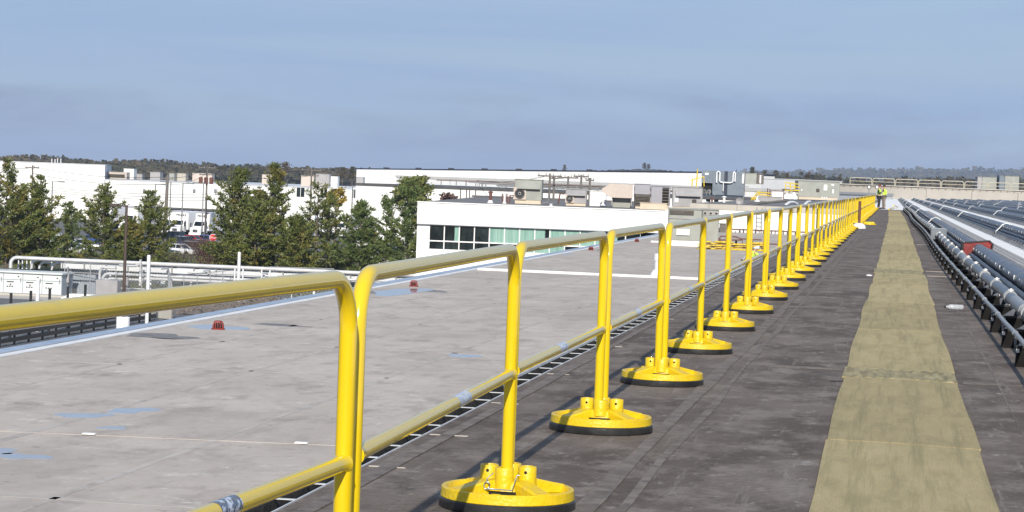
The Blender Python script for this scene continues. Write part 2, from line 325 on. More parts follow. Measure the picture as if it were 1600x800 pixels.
ORD = ['first', 'second', 'third', 'fourth', 'fifth', 'sixth', 'seventh', 'eighth', 'ninth', 'tenth', 'eleventh', 'twelfth', 'thirteenth', 'fourteenth', 'fifteenth', 'sixteenth']
GZ, LZ = -10.2, -2.35                     # yard level, lower roof level
HAZE_D = 0.00009
# ------------------------------------------------------------------ the two roofs
ROOF_END, WALL_Y = 170.0, 420.0
EDGE = -2.33                                              # eave of the upper roof
def slope_grid(name, x0, x1, y0, y1, zf, m, nx, ny, thick=0.0):
    b = MB(); vs = []; fs = []
    for j in range(ny+1):
        for i in range(nx+1):
            x = x0+(x1-x0)*i/nx; y = y0+(y1-y0)*j/ny; vs.append((x, y, zf(x, y)))
    for j in range(ny):
        for i in range(nx): a = j*(nx+1)+i; fs.append((a, a+1, a+nx+2, a+nx+1))
    b.add(vs, fs); return b.build(name, m)
dark = MB(); dark.box(EDGE, 1.5, -6, ROOF_END, -0.35, 0); dark = dark.build('upper_roof', felt); tag(dark, kind='structure')
fascia = MB(); fascia.box(EDGE+0.03, 60, -6, WALL_Y, GZ-0.5, -0.36); tag(fascia.build('building_mass', white_wall), kind='structure')
beyond = MB(); beyond.box(EDGE, 1.5, ROOF_END+0.002, WALL_Y, -0.35, 0.0); tag(beyond.build('far_roof', white_roof), kind='structure')
RS = 0.012
def rz(x): return 0.004+max(0, x-1.5)*RS
wr = slope_grid('white_roof', 1.5, 60, -6, WALL_Y, lambda x, y: rz(x), white_roof, 20, 4); tag(wr, kind='structure')
# membrane laps on the cap sheet: strips a few mm proud
rnd = random.Random(5)
def lap(x, w, y0, y1, z=0.0, m=felt_lap, h=0.004, parent=dark, name='membrane_lap', j=0.012):
    b = MB(); n = max(2, int((y1-y0)/1.5)); L = []; Rr = []
    for i in range(n+1):
        y = y0+(y1-y0)*i/n; L.append((x-w/2+rnd.uniform(-j, j), y)); Rr.append((x+w/2+rnd.uniform(-j, j), y))
    vs = [(a, c, z+0.0005) for a, c in L]+[(a, c, z+h) for a, c in L]+[(a, c, z+h) for a, c in Rr]+[(a, c, z+0.0005) for a, c in Rr]
    k = n+1; fs = []
    for i in range(n): fs += [(i, i+1, k+i+1, k+i), (k+i, k+i+1, 2*k+i+1, 2*k+i), (2*k+i, 2*k+i+1, 3*k+i+1, 3*k+i)]
    b.add(vs, fs); return b.build(name, m, parent)
lap(-1.20, 0.085, -4, 166, h=0.005); lap(-1.06, 0.05, 5, 166, h=0.004, j=0.02); lap(-2.22, 0.06, -4, 166, h=0.006)
lap(0.74, 0.02, -4, 30, h=0.002)
def xlap(y, w, x0, x1, z=0.0, m=felt_lap, h=0.004, parent=dark, name='membrane_lap', sk=0.0):
    b = MB(); n = max(2, int(abs(x1-x0)/0.4)); A = []; B = []
    for i in range(n+1):
        x = x0+(x1-x0)*i/n; yy = y+sk*(x-x0); A.append((x, yy-w/2+rnd.uniform(-.012, .012))); B.append((x, yy+w/2+rnd.uniform(-.012, .012)))
    k = n+1; vs = [(a, c, z+0.0005) for a, c in A]+[(a, c, z+h) for a, c in A]+[(a, c, z+h) for a, c in B]+[(a, c, z+0.0005) for a, c in B]; fs = []
    for i in range(n): fs += [(i, i+1, k+i+1, k+i), (k+i, k+i+1, 2*k+i+1, 2*k+i), (2*k+i, 2*k+i+1, 3*k+i+1, 3*k+i)]
    b.add(vs, fs); return b.build(name, m, parent)
for y, a_ in ((17.3, -.9), (26.1, -2.1), (41.0, -1.5), (63.0, -2.1)): xlap(y, 0.10+0.004*y, a_, -0.35, h=0.003, sk=.03)
for y in (16.6, 37.6, 39.9, 60.0, 86.0): xlap(y, 0.12, 0.5, 0.95, m=cream if y > 37 else felt_lap, h=0.003)
for y in (10.2, 11.6, 13.4, 15.6, 18.5, 22.6, 27.5, 33): xlap(y, 0.02, -2.31, -2.31+rnd.uniform(.08, .2), m=grey_lap, h=0.004, name='sealant_strip')

# gutter along the eave: white outer lip, silted trough, a strap every half metre
gt = thing('eave_gutter', 'long open gutter along the dark roof edge with white lip and cross straps', 'gutter', (0, 0, 0))
g = MB(); g.box(-2.436, -2.428, -4, 168, -0.16, 0.028); g.box(-2.445, -2.4361, -4, 168, 0.012, 0.034); g.build('outer_lip', gutter_white, gt)
g = MB(); g.box(-2.4275, -2.332, -4, 168, -0.16, -0.10); g.build('trough', gutter_dark, gt)
g = MB(); g.box(-2.336, -2.3305, -4, 168, -0.099, 0.006); g.build('inner_lip', gutter_white, gt)
g = MB(); g.box(-2.4278, -2.4250, -4, 168, -0.099, 0.010); g.build('liner', gutter_dark, gt)
g = MB()
rr = random.Random(3)
for i in range(900):
    y = rr.uniform(2, 60); x = rr.uniform(-2.424, -2.345); s = rr.uniform(.006, .02); z = -0.1
    g.add([(x-s, y-s, z), (x+s, y-s*rr.random(), z), (x, y+s, z), (x+rr.uniform(-s, s)*.4, y, z+s)], [(0, 1, 3), (1, 2, 3), (2, 0, 3)])
tag(g.build('debris', rubble, gt), kind='stuff')
st = MB(); st.box(-2.4245, -2.3365, -0.012, 0.012, 0.004, 0.0075); st = st.mesh('strap', bright_metal)
for i in range(300): put('strap', st, gt, (rr.uniform(-.002, .002), 3.0+0.5*i, 0))

# lower roof to the left, 2.35 m down, with its metal coping
low = MB(); low.box(-16.2, EDGE+0.02, -6, 182.0, LZ-0.5, LZ); low = low.build('lower_roof', grey_roof); tag(low, kind='structure')
lm = MB(); lm.box(-16.55, EDGE+0.02, -6, 182.0, GZ-0.5, LZ-0.502); tag(lm.build('lower_building_mass', white_wall), kind='structure')
for x, y0, y1 in ((-13.9, 20, 178), (-11.4, 10, 178), (-8.9, 5, 178), (-6.4, 5, 178), (-4.2, 5, 178)): lap(x, 0.10, y0, y1, LZ, grey_lap, 0.003, low, j=0.03)
for y, x0, x1 in ((24.0, -12, -3), (40.5, -15.8, -6), (47.0, -15.9, -3), (55.5, -15.9, -3), (66, -15.9, -3), (79, -15.9, -3), (104, -15.9, -3), (118, -15.9, -3), (131, -15.9, -3)): xlap(y, 0.16, x0, x1, LZ, grey_lap, 0.003, low)
xlap(29.5, 0.022, -12.6, -3.0, LZ, grey_lap, 0.007, low, 'sealed_seam', 0.12)
for x, y in ((-10.6, 29.75), (-7.75, 30.1)): b = MB(); b.rbox(x-.09, x+.09, y-.05, y+.05, LZ+.011, LZ+.03, .008); b.build('seam_patch', white_seam, low)
b = MB(); b.rbox(-16.1, -2.6, 89.0, 89.3, LZ+.001, LZ+.09, .02); tag(b.build('expansion_joint_cover', white_seam), 'long white joint cover laid right across the pale grey lower roof', 'joint cover')
b = MB(); b.rbox(-14.9, -12.3, 141.8, 142.2, LZ+.001, LZ+.10, .02); tag(b.build('joint_cover', white_seam), 'short white strip on the lower roof beside the grey green rooftop unit', 'joint cover')
cp = thing('roof_coping', 'blue grey sheet metal coping running along the left edge of the lower roof', 'coping')
b = MB()
b.prism([(-16.2, LZ+.001), (-16.2, LZ+.02), (-16.3, LZ+.05), (-16.36, LZ+.052), (-16.36, LZ+.001)], -5.9, 181.9); b.build('upstand', white_trim, cp)
ln = 3.0; pm = MB(); pm.prism([(-16.30, LZ+.055), (-16.30, LZ+.065), (-16.58, LZ+.08), (-16.62, LZ+.075), (-16.62, LZ-.2), (-16.57, LZ-.2), (-16.57, LZ+.06), (-16.36, LZ+.055)], 0.006, ln-.006)
pm = pm.mesh('coping_sheet', gal)
for i in range(60): put('coping_sheet', pm, cp, (rr.uniform(-.004, .004), i*ln, 0))

# puddles and damp silt on the lower roof
def blob(name, cx, cy, rx, ry, z, m, seed, n=26, h=0.004):
    q = random.Random(seed); ph = [q.uniform(0, 6.28) for _ in range(4)]; pts = []
    for i in range(n):
        w = 6.2832*i/n; k = 1+.22*math.sin(2*w+ph[0])+.14*math.sin(3*w+ph[1])+.1*math.sin(5*w+ph[2]); pts.append((cx+rx*k*math.cos(w), cy+ry*k*math.sin(w)))
    b = MB(); b.prism(pts, z+0.0005, z+h, 'xy'); return tag(b.build(name, m), kind='structure')
blob('puddle', -11.5, 32.0, .33, .42, LZ, puddle_m, 1); blob('puddle', -11.1, 33.0, .32, .45, LZ, puddle_m, 2); blob('puddle', -10.6, 30.7, .17, .25, LZ, puddle_m, 3)
blob('puddle', -10.55, 27.2, .3, .32, LZ, puddle_m, 4); blob('puddle', -11.0, 27.6, .24, .26, LZ, puddle_m, 5)
blob('puddle', -15.1, 70.2, .75, 2.2, LZ, puddle_m, 6); blob('puddle', -15.2, 51.0, .62, .8, LZ, puddle_m, 7); blob('puddle', -8.6, 46.4, .28, .5, LZ, puddle_m, 8)
blob('damp_patch', -15.45, 47.6, .75, .75, LZ, wet, 9, h=.003); blob('damp_patch', -14.2, 52.8, .7, .35, LZ, wet, 10, h=.003); blob('damp_patch', -15.5, 69.3, .4, 1.2, LZ, wet, 11, h=.003)
blob('damp_patch', -14.4, 71.6, .5, .6, LZ, wet, 12, h=.003); blob('puddle', -16.0, 113, .2, 2.0, LZ, puddle_m, 13); blob('damp_patch', -15.4, 122, .2, 1.5, LZ, wet, 14, h=.003)

# red dome strainers over the roof drains
def strainer(x, y, label, s=.82):
    t = thing('roof_drain', label, 'roof drain', (x, y, LZ), group='red drain strainers on the lower roof')
    b = MB(); b.lathe([(.19, .004), (.19, .03), (.165, .04), (.15, .04)], 20); b.build('flange', strainer_red, t)
    b = MB()
    for k in range(14):
        w = 6.2832*k/14; c, s_ = math.cos(w), math.sin(w)
        b.tube([(.155*c, .155*s_, .03), (.15*c, .15*s_, .12), (.12*c, .12*s_, .2), (.06*c, .06*s_, .235)], .011, 5)
    b.build('cage', strainer_red, t)
    b = MB(); b.lathe([(.115, .205), (.11, .235), (.05, .25), (.001, .252)], 16); b.build('cap', strainer_red, t)
    b = MB(); b.lathe([(.11, .005), (.10, .17)], 12); b.build('throat', dark_hole, t)
    t.scale = (s, s, s)
strainer(-15.0, 50.4, 'red cage strainer nearest the camera, beside a puddle by the coping')
strainer(-15.45, 73.9, 'small red drain strainer between the first two posts, beside the long blue puddle')
strainer(-15.8, 120.6, 'red drain strainer near the green glazed white building')
strainer(-15.7, 141.3, 'red drain strainer in front of the dark end windows of the white building')
strainer(-16.0, 98.0, 'red drain strainer close to the second guardrail joint, by the coping')

# ------------------------------------------------------------------ walkway pads
edges = [5.6, 12.25, 16.45, 17.35, 22.3, 27.9, 33.2, 37.7, 39.6, 45.0, 51.5, 58.4, 66, 73, 80.5, 88, 95, 103, 111, 119, 127, 136, 145, 154, 161]
rp = random.Random(11)
for i in range(len(edges)-1):
    y0, y1 = edges[i]+.02, edges[i+1]-.012
    n = max(4, min(22, int((y1-y0)/.35))); b = MB(); dirty = i in (2, 7)
    ox = rp.uniform(-.02, .02); ph = rp.uniform(0, 6.28); vs = []
    cl = lambda y: .08-.0009*(y-12) if y < 100 else 0.0-.004*(y-100)
    nx = 6 if not dirty else 40
    for lev in (0, 1):
        for j in range(n+1):
            y = y0+(y1-y0)*j/n; wob = .008*math.sin(1.1*y+ph)+rp.uniform(-.003, .003)*(1-lev)
            xl = cl(y)-.395+ox+wob; xr = cl(y)+.395+ox+.009*math.sin(.9*y+2*ph)
            if dirty: xl -= .006; xr += .006
            sk = (.10 if i == 1 or i == 0 else .03)
            for k in range(nx+1):
                u = k/nx; lift = .011 if not dirty else .013+.0035*math.sin(u*62)
                endl = .004*math.exp(-(min(y-y0, y1-y)/.06))
                vs.append((xl+(xr-xl)*u, y-sk*(u-.5)*(1 if j in (0, n) else .6), .002 if lev == 0 else lift+endl+.0025*math.sin(3*y+5*u)))
    q = (n+1)*(nx+1); fs = []
    for j in range(n):
        for k in range(nx): a = j*(nx+1)+k; fs.append((q+a, q+a+1, q+a+nx+2, q+a+nx+1))
    for j in range(n):
        a = j*(nx+1); fs.append((a, q+a, q+a+nx+1, a+nx+1)); a += nx; fs.append((a, a+nx+1, q+a+nx+1, q+a))
    for k in range(nx): fs.append((k, k+1, q+k+1, q+k)); a = n*(nx+1)+k; fs.append((a, q+a, q+a+1, a+1))
    b.add(vs, fs, True)
    o = b.build('walkway_mat', pad_dirty if dirty else mats_pad[i % 3])
    me = o.data; me.polygons.foreach_set('use_smooth', [False]*len(me.polygons))
    if i == 2: lab = 'short soiled ribbed walkway mat lapped between two cleaner mats'
    elif i == 7: lab = 'second soiled short walkway mat, beside the pale cross strip'
    elif i < 12: lab = '%s tan walkway mat counting away from the camera' % ORD[i]
    elif i == len(edges)-2: lab = 'last tan walkway mat at the feet of the two workers'
    else: lab = 'one of the foreshortened tan walkway mats at the far end of the path'
    tag(o, lab, 'walkway mat', 'tan walkway mats laid end to end')

# ------------------------------------------------------------------ guardrail
J0, PITCH, RX = 9.20, 3.05, -1.497
def rx(y): return RX-.001*y
HT, RB, TR = 1.045, .15, .0245
def section_path():
    y0, y1 = .078, PITCH-.078; p = [(0, y0, .105), (0, y0, .5)]
    for k in range(9): a = R(90*k/8); p.append((0, y0+RB-RB*math.cos(a), HT-RB+RB*math.sin(a)))
    for k in range(1, 6): p.append((0, y0+RB+(y1-y0-2*RB)*k/6, HT))
    for k in range(9): a = R(90*k/8); p.append((0, y1-RB+RB*math.sin(a), HT-RB+RB*math.cos(a)))
    return p+[(0, y1, .5), (0, y1, .105)]
sec = thing('guardrail_section', 'x', 'guardrail', group='yellow guardrail sections in the run')
b = MB(); b.tube(section_path(), TR, 16); b.build('tube_frame', yellow, sec)
y0, y1 = .078, PITCH-.078
b = MB(); b.tube([(0, y0+.012, .545), (0, y0+.03, .545), (0, y0+.09, .545), (0, y1-.09, .545), (0, y1-.03, .545), (0, y1-.012, .545)], [.03, .022, .0235, .0235, .022, .03], 16); b.build('mid_rail', yellow, sec)
b = MB(); b.tube([(0, 1.42, .545), (0, 1.66, .545)], .0238, 16, caps=False); b.build('label_band', sticker, sec)
# weighted base: rubber pad, cast dish with spokes and five sockets, wire pin
base = thing('round_counterweight', 'x', 'counterweight', group='round yellow guardrail counterweights')
b = MB(); b.lathe([(.262, .001), (.276, .003), (.277, .008), (.275, .036), (.271, .040), (.20, .0405)], 56); b.build('rubber_pad', rubber, base)
b = MB()
b.lathe([(.2695, .0408), (.271, .043), (.268, .079), (.265, .082), (.252, .082), (.249, .079), (.240, .056), (.234, .053), (.125, .053)], 56, cap=False)
b.lathe([(.112, .053), (.106, .102), (.098, .112), (.04, .114), (.001, .114)], 28)
for k in range(4):                                                  # spokes run out from the hub at 45 degrees
    a = R(45+90*k); ca, sa = math.cos(a), math.sin(a)
    pr = [(.06, .055), (.256, .055), (.256, .0835), (.24, .0855), (.112, .1135), (.06, .1155)]; vs = []
    for w, e in ((-.036, -.006), (-.030, .002), (.030, .002), (.036, -.006)):
        for r_, z in pr: vs.append((r_*ca-w*sa, r_*sa+w*ca, z+(e if z > .06 else 0)))
    fs = [tuple(range(6)), tuple(range(23, 17, -1))]
    for c in range(3):
        for i in range(6): j = (i+1) % 6; fs.append((c*6+i, c*6+j, c*6+6+j, c*6+6+i))
    b.add(vs, fs)
b.build('cast_dish', cast_yellow, base)
for k in range(4):
    a = R(90*k); cx_, cy_ = .078*math.cos(a), .078*math.sin(a)
    q = MB(); q.lathe([(.041, .085), (.0375, .126), (.0375, .166), (.0355, .169), (.0285, .169), (.0275, .166), (.0275, .126)], 20, (cx_, cy_, 0), cap=False); q.build('socket', cast_yellow, base)
q = MB()
for k in range(4):
    a = R(90*k); cx_, cy_ = .078*math.cos(a), .078*math.sin(a)
    if k != 3: q.lathe([(.0065, 0), (.0065, -.0012)], 10, (cx_, cy_-.0376, .148), axis='y')
    q.lathe([(.027, .1262), (.001, .1264)], 14, (cx_, cy_, 0))
q.box(-.055, .055, -.1135, -.108, .0545, .076)  # black slab on the hub, like the discs above, paints the shade of an opening
tag(q.build('painted_hollows', dark_hole, base), kind='stuff')
q = MB(); q.rbox(-.022, .022, -.250, -.228, .0545, .082, .005); q.build('lug', cast_yellow, base)
q = MB(); q.lathe([(.006, 0), (.006, -.001)], 8, (0, -.2505, .07), axis='y'); q.build('lug_hole', dark_hole, base)
pin = MB(); ring = [(-.06+.012*math.cos(t), -.128, .098+.016*math.sin(t)) for t in [k*.6 for k in range(11)]]
pin.tube([(-.036, -.118, .150), (-.062, -.124, .126)]+ring+[(-.06, -.132, .086), (.044, -.134, .086), (.060, -.124, .146), (.072, -.122, .146)], .0026, 6)
pin_me = pin.mesh('lock_pin', pin_steel)
sec_t, base_t = tree(sec), tree(base)
NB = 53; rg = random.Random(21)
FARG = 'tightly foreshortened guardrail in the far half of the run'
for i in range(-2, NB):
    y = J0+PITCH*i; x = rx(y)+(rg.uniform(-.006, .006) if i < 2 else rg.uniform(-.016, .016)); k = i+2
    if i == -1: x = -1.455
    if i == -2: x = -1.62
    if i > -2:
        lab = 'round yellow counterweight nearest the camera' if i == -1 else ('%s full round yellow counterweight in view, counting away from the camera' % ORD[i] if i < 14 else 'one of the small overlapping yellow counterweights towards the far end of the guardrail')
        if i == 0: lab = 'nearest full round yellow counterweight, holding a wire lock pin'
        if i == NB-1: lab = 'last yellow counterweight beside the two workers'
        o = base if i == -1 else dup(base_t, deep=(i < 24))
        if i >= 24:
            for c in base_t[1]:
                if c[0].name.split('.')[0] in ('rubber_pad', 'cast_dish', 'socket'): dup(c, o)
        o.location = (x, y, 0); o.rotation_euler = (0, 0, rg.uniform(-.06, .06)); o['label'] = lab
        if i in (0,): put('lock_pin', pin_me, o)
    if i < NB-1:
        lab = 'nearest yellow guardrail section, its top rail crossing the left third' if i == -2 else ('%s yellow guardrail section from the camera' % ORD[k] if i < 13 else 'one of the tightly bunched yellow guardrail sections towards the far end')
        if i == NB-2: lab = 'last yellow guardrail section ending at the two workers'
        o = sec if i == -2 else dup(sec_t, deep=False)
        if i > -2:
            for c in sec_t[1]:
                if i > 25 and c[0].name.startswith('label'): continue
                d = dup(c, o)
                if c[0].name.startswith('label'): d.location = (0, rg.uniform(-.1, .35), 0); 
        o.location = (x, y, 0); o['label'] = lab; o.rotation_euler = (rg.uniform(-.0012, .0012), rg.uniform(-.006, .006), .001)
        if i == -1: o.rotation_euler = (0, 0, .0150)
        if i == 0: o.location.x -= .014
        if i == -2: o.location = (-1.62, y, 0); o.rotation_euler = (0, 0, math.atan2(-1.62+1.438, 3.05))
nb = MB(); nb.tube([(0, 1.96, .545), (0, 2.10, .545)], .0239, 16, caps=False); nb.build('label_band', dark_sticker, sec)
# spare pieces at the far end
q = on(1358, 351, .01)
o = thing('loose_counterweight', 'loose flat yellow counterweight lying beside the far guardrail', 'counterweight', (q.x, q.y, 0))
for c in base_t[1]:
    if c[0].name.split('.')[0] == 'cast_dish': d = dup(c, o); d.location.z = -.03
b = MB(); b.rbox(-.2, .2, -.1, .1, .056, .12, .01); b.build('handle_block', cast_yellow, o)
q = on(1342, 357, 0); t = thing('marker_post', 'dark rusty post standing in a white domed foot beside the guardrail', 'post', (q.x, q.y, 0))
b = MB(); b.lathe([(.24, .002), (.23, .09), (.15, .17), (.05, .19), (.001, .19)], 20); b.build('domed_foot', white_trim, t)
b = MB(); b.tube([(0, 0, .19), (0, 0, .95)], .05, 10); b.build('shaft', rust, t)
for k, (a, e, lab) in enumerate((((1389, 327), (1424, 318.5), 'long yellow tube lying across the far end of the walkway'), ((1396, 325.5), (1418, 321), 'shorter yellow tube lying in front of the long one at the walkway end'))):
    p, r_ = on(*a, .05), on(*e, .05); r_ = p+(r_-p)*(1 if (r_-p).length < 12 else 12/(r_-p).length)
    b = MB(); b.tube([(p.x, p.y, .05+.2*k), (r_.x, r_.y, .05+.03)], .06, 8); tag(b.build('loose_rail', yellow), lab, 'rail', 'loose yellow tubes')

# plastic bottle on the dark roof
q = on(1491, 484, 0); t = thing('plastic_bottle', 'crushed clear plastic bottle lying on the dark roof beside the mats', 'bottle', (q.x, q.y, .032), R(100))
b = MB(); b.lathe([(.001, -.1), (.026, -.1), (.031, -.085), (.029, -.04), (.031, -.03), (.028, .0), (.031, .02), (.029, .05), (.013, .085), (.012, .1)], 14, axis='y'); b.build('bottle_body', clearp, t)
b = MB(); b.lathe([(.014, .096), (.014, .116), (.001, .117)], 12, axis='y'); b.build('cap', black_trim, t)
q = on(1358, 431, 0); b = MB(); b.lathe([(.05, .001), (.048, .012), (.02, .022), (.001, .024)], 14, (q.x, q.y, 0)); tag(b.build('plastic_scrap', white_trim), 'small white plastic scrap dropped at the left edge of the mats', 'litter')
q = on(1308, 596, 0); blob('tar_spot', q.x, q.y, .05, .06, 0, gutter_dark, 31, h=.003)
# ------------------------------------------------------------------ right side: conduit, pipe and the slate tube racks
def xs(x0, y, k=.0040): return x0-k*y
def wig(y): return .035*math.sin(y*.11)*min(1, y/60) if y < 170 else 0
sup = thing('pipe_support', 'black rubber block with pale bracket carrying the grey pipes', 'pipe support', group='black support blocks under the grey pipes')
b = MB(); b.prism([(-.055, .001), (.055, .001), (.045, .145), (-.045, .145)], -.06, .06); b.build('block', black_block, sup)
b = MB(); b.box(-.05, .24, -.021, .021, .1452, .165); b.build('strut', black_metal, sup)
b = MB(); b.prism([(.075, .001), (.26, .001), (.24, .1445), (.09, .1445)], -.05, .05); b.build('rear_block', black_block, sup)
b = MB(); b.box(.235, .245, -.025, .025, .1655, .22); b.box(-.03, -.0, -.026, .026, .1655, .178); b.box(-.052, -.028, -.0625, -.0605, .112, .142); b.build('bracket', bright_metal, sup)
b = MB(); b.box(.06, .2, -.75, -.62, .001, .06); b.build('ballast_pad', pvc_light, sup)
sup_t = tree(sup); n = 0
y = 14.0
while y < 168:
    o = sup if n == 0 else dup(sup_t)
    o.location = (xs(1.07, y)+wig(y), y, 0); n += 1; y += 2.25
    o['label'] = ('%s black rubber block under the grey pipes, counting up from the right edge' % ORD[n-3]) if 3 <= n < 14 else ('black support block below the lower right edge of the photo' if n < 3 else 'one of the close black support blocks under the far half of the grey pipes')
ys = [12+.75*i for i in range(210)]
t = thing('conduit_run', 'thin pale grey conduit running low beside the large grey pipe', 'conduit')
b = MB(); b.tube([(xs(1.062, y)+wig(y), y, .1985+.004*math.sin(y*1.7)) for y in ys], .0195, 8); b.build('conduit_pipe', pvc_light, t)
cm = MB(); cm.tube([(0, -.045, 0), (0, .045, 0)], .0255, 10); cm = cm.mesh('coupling', pvc_light)
for i in range(50): y = 13.4+3.05*i; put('coupling', cm, t, (xs(1.062, y)+wig(y), y, .1985))
t = thing('pipe_run', 'large grey pipe with ribbed couplings running the length of the dark roof edge', 'pipe')
b = MB(); b.tube([(xs(1.25, y)+wig(y), y, .30+.008*math.sin(y*.8)) for y in ys], .057, 12); b.build('pipe', pvc, t)
cm = MB(); cm.tube([(0, -.11, 0), (0, -.10, 0), (0, -.098, 0), (0, .098, 0), (0, .10, 0), (0, .11, 0)], [.07, .07, .063, .063, .07, .07], 16); cm = cm.mesh('coupling', pvc_light)
hb = MB(); hb.box(-.012, .012, -.012, .012, .064, .095); hb.box(-.03, .03, -.006, .006, .075, .083); hb = hb.mesh('clamp_bolt', bright_metal)
pl = MB(); pl.tube([(0, -.9, 0), (0, .9, 0)], .0605, 12); pl = pl.mesh('coated_length', pvc_light)
for i in range(50):
    y = 14.9+3.05*i; put('coupling', cm, t, (xs(1.25, y)+wig(y), y, .30)); 
    if i < 20: put('clamp_bolt', hb, t, (xs(1.25, y)+wig(y), y-.1, .30))
    if i % 5 == 2 or i > 16: put('coated_length', pl, t, (xs(1.25, y+1.3)+wig(y+1.3), y+1.3, .30))
sb = MB(); sb.box(-.03, .03, -.03, .03, .222, .243); sb.box(-.02, .02, -.02, .02, .19, .222)
q = at(1466, 378, 58)
t = thing('junction_box', 'pale grey junction box on the large pipe in front of the red bag', 'junction box', (q.x, 58, 0))
b = MB(); b.rbox(-.19, .19, -.14, .14, .20, .47, .015); b.build('box', pvc_light, t)
b = MB(); b.rbox(-.175, .175, -.15, -.141, .215, .455, .004); b.build('lid', pvc, t)
b = MB(); b.box(-.16, -.10, -.08, .08, .001, .199); b.box(.10, .16, -.08, .08, .001, .199); b.build('feet', black_block, t)
b = MB(); b.lathe([(.075, -.15), (.075, -.25), (.06, -.25)], 14, (.0, 0, .31), axis='y'); b.build('hub', pvc_light, t)

# ribbed walkway and narrow gaps on the white membrane
xlw = MB()
t = thing('grey_walkway_strip', 'grey ribbed strip on the white roof between the first two slate tube racks', 'roof strip')
for k in range(7):
    if k == 3: continue
    b = MB(); vs = []; x0 = 2.03+.115*k
    b.add([(xs(x0, 18), 18, rz(2)+.004+.002*k), (xs(x0+.1, 18), 18, rz(2)+.004+.002*k), (xs(x0+.1, 168), 168, rz(2)+.004+.002*k), (xs(x0, 168), 168, rz(2)+.004+.002*k),
           (xs(x0, 18), 18, rz(2)+.018+.002*k), (xs(x0+.1, 18), 18, rz(2)+.018+.002*k), (xs(x0+.1, 168), 168, rz(2)+.018+.002*k), (xs(x0, 168), 168, rz(2)+.018+.002*k)],
          [(0, 1, 2, 3), (4, 5, 6, 7), (0, 1, 5, 4), (1, 2, 6, 5), (2, 3, 7, 6), (3, 0, 4, 7)]); b.build('ribbed_pad', walk_grey, t)

b = MB(); q_ = [(xs(2.395, 18), 18), (xs(2.435, 18), 18), (xs(2.435, 168), 168), (xs(2.395, 168), 168)]; b.prism(q_, rz(2.4)+.004, rz(2.4)+.03, 'xy'); b.build('white_strip', sign_white, t)
# tube racks: one section = long parallel slate tubes on sleepers
def wavy(x, z, r, L, seed, n=8, step=.65):
    q = random.Random(seed); pts = []; rs = []
    k = max(2, int(L/step))
    for i in range(k+1): pts.append((x+q.uniform(-.006, .006), L*i/k, z+q.uniform(-.006, .006))); rs.append(r*q.uniform(.95, 1.05))
    b = MB(); b.tube(pts, rs, n); return b
def rack(L, seed, near):
    t = thing('tube_rack', 'x', 'tube rack', group='long racks of slate blue tubes on the white roof')
    wavy(.05, .115, .058, L, seed).build('front_tube', slate2, t)
    wavy(.165, .19, .05, L, seed+1).build('side_tube', slate2, t)
    wavy(.315, .285, .115, L, seed+2, 10).build('crown_tube', slate, t)
    wavy(.50, .235, .075, L, seed+3).build('back_tube', slate2, t)
    b = MB()
    q = random.Random(seed+9)
    for i in range(int(L/.43)):
        y = .2+.43*i; b.box(.46+q.uniform(-.01, .01), .53, y-.012, y+.012, .28, .325)
    tag(b.build('clips', slate2, t), kind='stuff')
    b = MB()
    for i in range(int(L/1.3)):
        y = .6+1.3*i; b.box(.0, .56, y-.05, y+.05, .004, .055); b.box(.27, .36, y-.02, y+.02, .055, .2)
    tag(b.build('sleepers', black_block, t), kind='stuff')
    c = MB(); c.tube([(.315, -.03, .285), (.315, -.022, .285), (.315, .022, .285), (.315, .03, .285)], [.117, .1235, .1235, .117], 14); c.box(.20, .225, -.03, .03, .31, .345); 
    cme = c.mesh('collar', slate)
    d = MB(); d.box(.205, .222, -.022, .022, .27, .335); dme = d.mesh('clip', bright_metal)
    if near:
        for i in range(int(L/1.3)): put('collar', cme, t, (0, .6+1.3*i, 0)); put('clip', dme, t, (0, 1.1+1.3*i, 0))
    else:
        b = MB()
        for i in range(int(L/1.3)): b.tube([(.315, .57+1.3*i, .285), (.315, .63+1.3*i, .285)], .1235, 8)
        tag(b.build('collars', slate, t), kind='stuff')
        b = MB()
        for i in range(int(L/2.6)): b.box(.205, .222, 1.1+2.6*i, 1.14+2.6*i, .27, .335)
        tag(b.build('clips', bright_metal, t), kind='stuff')
    # white bracket over the far end of the section
    b = MB()
    for i in range(int(L/1.3)): b.prism([(-.20, .004), (-.0, .004), (-.0, .13), (-.03, .13)], .35+1.3*i, .41+1.3*i)
    tag(b.build('foot_plates', slate2, t), kind='stuff')
    b = MB(); out = [(-.02, .02), (.0, .17), (.10, .27), (.19, .38), (.32, .43), (.45, .40), (.52, .34)]; inn = [(x+.012 if x < .3 else x-.0, z-.03) for x, z in out]; inn[0] = (.01, .0)
    pts = out+inn[::-1]
    b.prism(pts, L+.02, L+.30); b.build('end_bracket', bright_metal, t)
    return t
SL = 43.0
near_t, far_t = tree(rack(SL, 40, True)), tree(rack(SL, 60, False))
usedn = usedf = False
